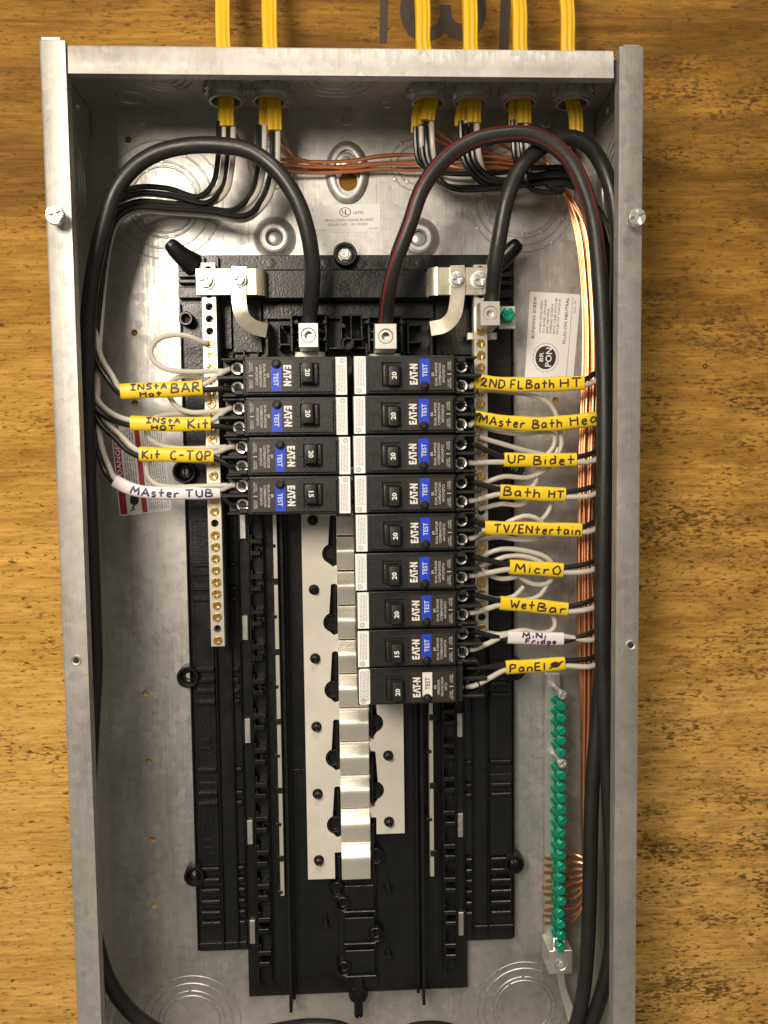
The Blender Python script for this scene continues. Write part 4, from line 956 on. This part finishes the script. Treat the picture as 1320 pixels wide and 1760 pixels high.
SLV['r0'] = sleeve([(814,655),(860,660),(920,661),(1003,658)], 26, [('2ND', .06, .28, .0, 5.6), ('FL', .33, .44, .0, 5.6), ('Bath', .47, .72, .0, 5.6), ('HT', .78, .97, .05, 5.6)], YS, IK, 'yellow sleeve at the top of the right wires marked 2ND FL Bath HT')
SLV['r1'] = sleeve([(815,718),(860,725),(924,729),(975,726),(1030,719)], 26, [('MAster', .04, .4, .0, 5.6), ('Bath', .46, .69, .0, 5.6), ('Heat', .76, 1.05, .1, 6)], YS, IK, 'yellow sleeve marked MAster Bath Hea, running under the black feeder cable')
SLV['r2'] = sleeve([(866,790),(930,791),(990,790)], 25, [('UP', .05, .28, .05, 5.6), ('Bidet', .4, .96, .0, 5.8)], YS, IK, 'yellow sleeve on the right wires marked UP Bidet')
SLV['r3'] = sleeve([(859,845),(915,848),(971,850)], 26, [('Bath', .05, .6, .1, 6), ('HT', .74, .97, .0, 5)], YS, IK, 'yellow sleeve on the right wires marked Bath HT')
SLV['r4'] = sleeve([(833,907),(915,909),(999,911)], 25, [('TV/E', .09, .4, .0, 5.6), ('Ntertain', .42, .98, -.1, 5.6)], YS, IK, 'yellow sleeve on the right wires marked TV/ENtertain')
SLV['r5'] = sleeve([(875,974),(920,977),(967,980)], 26, [('MicrO', .1, .95, -.05, 5.8)], YS, IK, 'short yellow sleeve on the right wires marked Micro')
SLV['r6'] = sleeve([(859,1036),(915,1041),(975,1047)], 25, [('Wet', .15, .5, .1, 5.4), ('Bar', .55, .97, .0, 5.6)], YS, IK, 'yellow sleeve on the right wires marked WetBar')
SLV['r7'] = sleeve([(872,1095),(920,1097),(968,1098)], 23, [('MiNi', .26, .68, .48, 3.4), ('Fridge', .32, .86, -.36, 3.4)], WS, VK, 'white sleeve on the right wires marked MiNi Fridge')
SLV['r8'] = sleeve([(869,1147),(920,1144),(970,1140)], 25, [('PanEl', .06, .66, -.08, 5.4), ('0', .74, .96, .1, 5.6)], YS, IK, 'lowest yellow sleeve marked Panel with a scribbled out mark')

def bterm(i, left, up):   # where a wire enters breaker i
    x = 80 if not left else -80
    y = orn(i)+(6.3 if up else -6.3)
    return Vector((x, y, 55)), Vector((x-10 if not left else x+10, y, 54))
rw = random.Random(11)
GB, GW = 'black branch circuit wires', 'white branch circuit wires'
# right circuits: from a connector, across under the feeders, down the right side, out to the sleeve and the breaker
src = [(719,240),(737,230),(797,230),(815,230),(886,228),(899,228),(729,236),(806,236),(990,245)]
for i in range(9):
    p = SLV['r%d' % i]; a, b = p[0], p[-1]; mid = p[len(p)//2]
    sx, sy = src[i]; yrow = [655, 722, 790, 848, 909, 977, 1042, 1097, 1142][i]
    xr = 1040+rw.uniform(-4, 18)
    for col in (0, 1):   # 0 black above, 1 white below
        o = 1.7 if col == 0 else -1.7
        if i == 7: o = -o
        ix = i*2+col; lane = ((ix*7) % 18)/17; hl = (34 if col == 0 else 25)+((ix*5) % 4)*2.6; xo = sx+(-5 if col == 0 else 5); d = lane*36-18; hh = hl+2
        low = 292+lane*32
        hc = 37+(4 if ix % 4 > 1 else 0); pts = [P3(xo, sy-22, 38), P3(xo+1, sy+10, hc), P3(xo+6, 278, (hc+hl)/2)]
        if sx < 950: pts += [P3(min(sx+26, 905)+lane*8, low+2, hl), P3(max(sx+70, 850), low+6, hl), P3(940, low-4, hl), P3(985, 308+d*.8, hl+2)]
        pts += [P3(1022+d*.7, 365, hh), P3(1046+d, 470, hh), P3(1047+d, (470+yrow)/2 if yrow > 700 else 560, hh+2)]
        if yrow > 760: pts.append(P3(1045+d*.9, yrow-80, 43))
        if i == 1: pts += [P3(1052, 690, 44), P3(1042, 712, 48)]
        else: pts += [P3(1042, yrow-28+(8 if col else 0), 46), P3(1020, yrow-12+(14 if col else 0), 50)]
        t0, t1 = bterm(i, False, (col == 0))
        bd = (b-p[-3]).normalized(); q = Vector((0, o, 0))
        pts += [p[int((len(p)-1)*f)]+q for f in (1, .8, .6, .4, .2, 0)]+[a.lerp(t0, .55)+Vector((0, .4*o, 1)), t0, t1]
        nm = ['black', 'white'][col]
        wire(nm+'_wire', None, 1.85, 'wblack' if col == 0 else 'white', nm+' insulated wire running through the '+('white' if i == 7 else 'yellow')+' '+names_r[i]+' sleeve', 'wire', (GB, GW)[col], path=spline(pts, 3.5))
# left circuits
lw = [[(157,510),(160,562),(172,616),(190,645)], [(153,577),(154,653),(166,689),(190,711)], [(158,600),(163,690),(178,722),(203,746),(222,766)], [(166,640),(168,746),(175,778),(185,803)]]
ls = [(381,232),(396,232),(450,238),(473,238)]
for i in range(4):
    p = SLV['l%d' % i]; a, b = p[0], p[-1]; mid = p[len(p)//2]; sx, sy = ls[i]
    for col in (0, 1):
        o = -1.7 if col == 0 else 1.7; d = (-5, 5)[col]; ix = i*2+col
        yy = 329+ix*6.2+rw.uniform(-2, 2)-(3 if col else 0); hl = (34, 28)[col]+(i % 2)*3
        pts = [P3(sx+d, sy-22, 38), P3(sx+d, sy+8, 40), P3(sx+d-2, 280+ix*2, 38)]
        if i < 2: pts += [P3(sx-10+d-ix, 316+ix*5, 34), P3(sx-40, yy+8, hl)]
        else: pts += [P3(sx-12+d-ix*.8, 322+ix*3, 34), P3(sx-50, yy+6, hl), P3(sx-110, yy-1, hl)]
        pts += [P3(290, yy-6, hl), P3(234, yy-8, hl+1), P3(194+ix*1.3, yy+10, hl+4), P3(170+ix*2.6, 400+ix*3, hl+8)]
        dx = -4 if col == 0 else 3
        pts += [P3(x+dx, y+(8 if col == 0 else 0), 42+k*1.8) for k, (x, y) in enumerate(lw[i])]
        t0, t1 = bterm(i, True, col == 1); q = Vector((0, o, 0))
        pts += [p[int((len(p)-1)*f)]+q for f in (0, .15, .3, .5, .75, 1)]+[b.lerp(t0, .5)+q*.4, t0, t1]
        nm = ['black', 'white'][col]
        wire(nm+'_wire', None, 1.85, 'wblack' if col == 0 else 'white', nm+' insulated wire running through the '+('white' if i == 3 else 'yellow')+' '+names_l[i]+' sleeve', 'wire', (GB, GW)[col], path=spline(pts, 3.5))
# white neutral pigtails
GP = 'white pigtails looping to the neutral bars'
pig = [([(356,590,38),(348,588,40),(324,578,42),(294,576,42),(269,585,42),(259,604,42),(266,622,42),(288,635,44),(324,639,47),(368,638,52),(388,638,54)], 'white pigtail in a round open loop above the yellow Insta Hot BAR sleeve'),
 ([(360,655,38),(336,648,40),(312,647,40),(294,657,40),(289,672,40),(295,688,42),(308,702,45),(330,709,48),(365,707,52),(388,705,54)], 'white pigtail looping behind the yellow Insta Hot BAR sleeve'),
 ([(362,715,38),(330,712,38),(285,713,38),(258,722,40),(251,737,40),(260,756,42),(282,767,45),(312,771,48),(360,770,52),(390,768,54)], 'white pigtail looping behind the yellow Insta Hot Kit sleeve'),
 ([(364,795,38),(320,790,38),(270,784,38),(254,796,40),(254,816,42),(266,831,44),(291,837,47),(340,836,52),(392,834,54)], 'white pigtail looping between the Kit C-TOP and Master TUB sleeves'),
 ([(824,674,38),(839,671,40),(875,674,42),(912,679,42),(939,689,42),(953,706,42),(961,735,42),(965,764,42),(955,782,42),(910,776,40),(860,762,38),(824,752,38)], 'white pigtail in a wide loop between the 2ND FL and UP Bidet sleeves'),
 ([(824,732,38),(863,742,42),(900,746,42),(935,742,44),(953,750,44),(951,768,44),(938,784,44),(925,806,42),(918,834,40),(880,840,38),(824,833,38)], 'white pigtail curling behind the UP Bidet sleeve to the Bath HT sleeve'),
 ([(824,836,38),(839,828,41),(866,819,43),(906,821,43),(932,811,43),(952,792,43),(958,770,42)], 'white pigtail crossing between the UP Bidet and Bath HT sleeves'),
 ([(824,875,38),(839,871,41),(863,866,42),(894,868,42),(909,860,42),(925,850,42),(945,856,42),(947,866,42),(942,880,42),(930,894,42),(915,905,42)], 'white pigtail looping between the Bath HT and TV/Entertain sleeves'),
 ([(824,900,38),(850,908,40),(876,896,46),(900,887,47),(918,889,47),(932,899,45),(936,915,43),(924,925,42),(894,928,42),(860,923,41),(839,925,40),(824,930,38)], 'white pigtail coiled round behind the TV/Entertain sleeve'),
 ([(824,962,38),(839,951,42),(860,944,44),(887,944,45),(918,950,45),(939,958,44),(950,972,43),(948,990,43),(939,1007,42),(929,1022,42),(912,1030,42),(890,1032,40)], 'white pigtail arching over and down behind the Micro sleeve'),
 ([(824,975,38),(848,965,42),(868,957,43),(900,956,44),(925,964,44),(950,984,43),(946,999,43),(930,1005,43),(913,1003,43),(897,994,43),(880,985,42)], 'white pigtail in an inner coil behind the Micro sleeve'),
 ([(812,978,50),(830,981,48),(843,989,47),(863,995,46),(884,992,45),(900,985,43)], 'white pigtail dipping below the left end of the Micro sleeve'),
 ([(824,1022,38),(855,1030,40),(880,1026,42),(889,1020,42),(900,1008,42)], 'short white pigtail stub over the left end of the Wet Bar sleeve'),
 ([(824,1085,38),(860,1090,40),(885,1085,43),(902,1083,44),(925,1088,44),(947,1084,44),(954,1074,44),(951,1060,43),(940,1045,42)], 'white pigtail hooking between the Wet Bar and Mini Fridge sleeves')]
for pts, lab in pig: wire('white_pigtail', pts, 1.75, 'white', lab, 'wire', GP)

# ------------------------------------------------------------------ ground bar and bare copper
HG = 16
gy = [1180+19.25*k for k in range(23)]
gx = lambda y: px(958-(y-1180)*.006, y, HG)[0]
gx0 = gx(1400); ga = (gx0, px(960, 1400, HG)[1], T)
gbr = thing('ground_bar', 'long grounding bar with a row of green screws at lower right of the box', 'ground bar', ga)
mb = MB(); mb.box(gx0-6.3, gx0+4.6, px(960, 1628, HG)[1], px(960, 1162, HG)[1], 4, 9.5); mb.box(gx0-3, gx0+3, px(960, 1560, HG)[1], px(960, 1540, HG)[1], T, 5); mb.box(gx0-3, gx0+3, px(960, 1240, HG)[1], px(960, 1220, HG)[1], T, 5)
part('bar', mb, M['lug'], gbr, ga, bevel=.6)
gs = MB(); gs.lathe(0, 0, [(2.9, -8)]+[(2.65+.3*(k % 2), -7.4+k*.8) for k in range(23)]+[(2.8, 11.2), (3.45, 11.4), (3.5, 14.4), (3.0, 15)], 10)
gmesh = gs.mesh('ground_screw', M['green']); smesh = gs.mesh('ground_screw_plain', M['zinc']); ghead = phillips(2.8, .9, M['green'], 'gh', seg=12); shead = phillips(2.9, .8, M['zinc'], 'sh', seg=12)
for k, y in enumerate(gy):
    yy = px(960, y+6, HG)[1]; pl = k in (0, 6)
    s = put('ground_screw', smesh if pl else gmesh, gbr, (.0, yy-ga[1], HG-ga[2]), label='plain silver ground screw' if pl else None)
    s.rotation_euler = (rw.uniform(-.05, .05), rw.uniform(0, 6), rw.uniform(-.05, .05)); put('screw_head', shead if pl else ghead, s, (0, 0, 14.6))
X0, X1 = px(944, 1645, 27)[0], px(984, 1645, 27)[0]; Y0, Y1 = px(965, 1674, 27)[1], px(965, 1634, 27)[1]; cx, cy = X0+(X1-X0)*.5, Y0+(Y1-Y0)*.42
mb = MB(); mb.prism([(X0, Y0), (X1, Y0), (X1, Y1), (X0, Y1)], 4, 27, [circ(cx, cy, 4.4, 18)]); lg = part('end_lug', mb, M['lug'], gbr, ga, bevel=.4)
mb = MB(); mb.lathe(cx, cy, [(4.3, 19), (4.3, 26), (3.9, 26.6), (2.6, 26.6), (2.3, 26), (2.2, 22), (.3, 22)], 18); part('set_screw', mb, M['lug'], lg, ga)
for k in range(5):
    wire('ground_strand', [(953+k*4, 1612, 22), (952+k*4.5, 1626, 24+k % 2), (957+k*3, 1650, 22), (962+k*2, 1690, 16), (975+k*3, 1740, 10), (990+k*3, 1800, 8)], .9, 'zinc', ['leftmost','second','middle','fourth','rightmost'][k]+' thin tinned strand passing through the ground lug below the green screws', 'wire', 'tinned strands in the ground lug', seg=7)
# copper from the connectors, across the top and down the right side to the ground bar
GC = 'bare copper ground wires'
rc = random.Random(4)
tops = [[(397,222,38),(408,238,34),(430,256,22),(470,272,14),(540,278,11),(600,277,11),(650,270,11),(715,266,11)],
        [(400,224,38),(415,246,30),(450,275,16),(500,284,11),(560,287,10),(640,281,10),(715,279,10)],
        [(462,232,38),(474,248,32),(490,264,22),(515,275,14),(560,278,13),(610,275,13),(650,268,13),(715,267,12)],
        [(480,230,38),(490,250,30),(505,268,18),(540,282,12),(600,288,10),(650,282,10),(715,281,10)],
        [(468,234,38),(470,262,28),(490,290,14),(530,297,9),(600,295,9),(660,290,9),(715,293,9)],
        [(744,222,36),(770,238,28),(800,252,20),(840,262,14)], [(740,232,36),(765,246,26),(800,258,18),(840,266,13)],
        [(820,222,36),(838,238,28),(862,250,22),(880,258,16)], [(902,222,36),(915,240,28),(930,262,20),(938,276,16)], [(985,240,36),(982,262,28),(985,285,18),(990,310,14)]]
tlab = ['top strand from the first connector', 'lower strand from the first connector', 'high strand from the second connector', 'outer strand from the second connector', 'lowest strand from the second connector',
        'upper strand from the third connector', 'lower strand from the third connector', 'strand from the fourth connector', 'strand from the fifth connector', 'strand from the rightmost connector']
for k, tp in enumerate(tops):
    pts = list(tp); last = tp[-1]; off = k*2.6; z = 12+(k % 4)*2.6
    if k < 5: pts += [(790, 268+(k % 3)*10, z), (860, 270+(k % 3)*9, z), (920, 280+(k % 3)*8, z)]
    if k < 8: pts += [(955, 296+k*3, z)]
    j = lambda a: rc.uniform(-a, a)
    xs = [986+off*.9, 1000+off*.85, 1003+off+j(2), 998+off+j(3), 995+off*.95+j(3), 996+off*.9+j(3), 999+off*.7, 1000+off*.45, 1001+off*.3]
    ys = [385, 490, 610, 800, 950, 1080, 1220, 1340, 1430]
    pts += [(x, y, z+10) for x, y in zip(xs, ys)]
    yb = [1478, 1490, 1502, 1516, 1528, 1541, 1552, 1565, 1577, 1588][k]
    yb = 1477+k*12.4
    pts += [(1006+j(1.5), 1490+k*4, 22+(k % 3)*4), (1001+j(2), 1474+k*9.8, 27), (986+j(2), 1467+k*13+j(2), 24), (968, yb-1, 13), (950, yb-1, 12), (935+j(3), yb-1+j(2), 13)]
    wire('copper_wire', pts, 1.2, 'copper', 'bare copper wire, '+tlab[k]+', running down to the ground bar', 'wire', GC, seg=8, step=3)
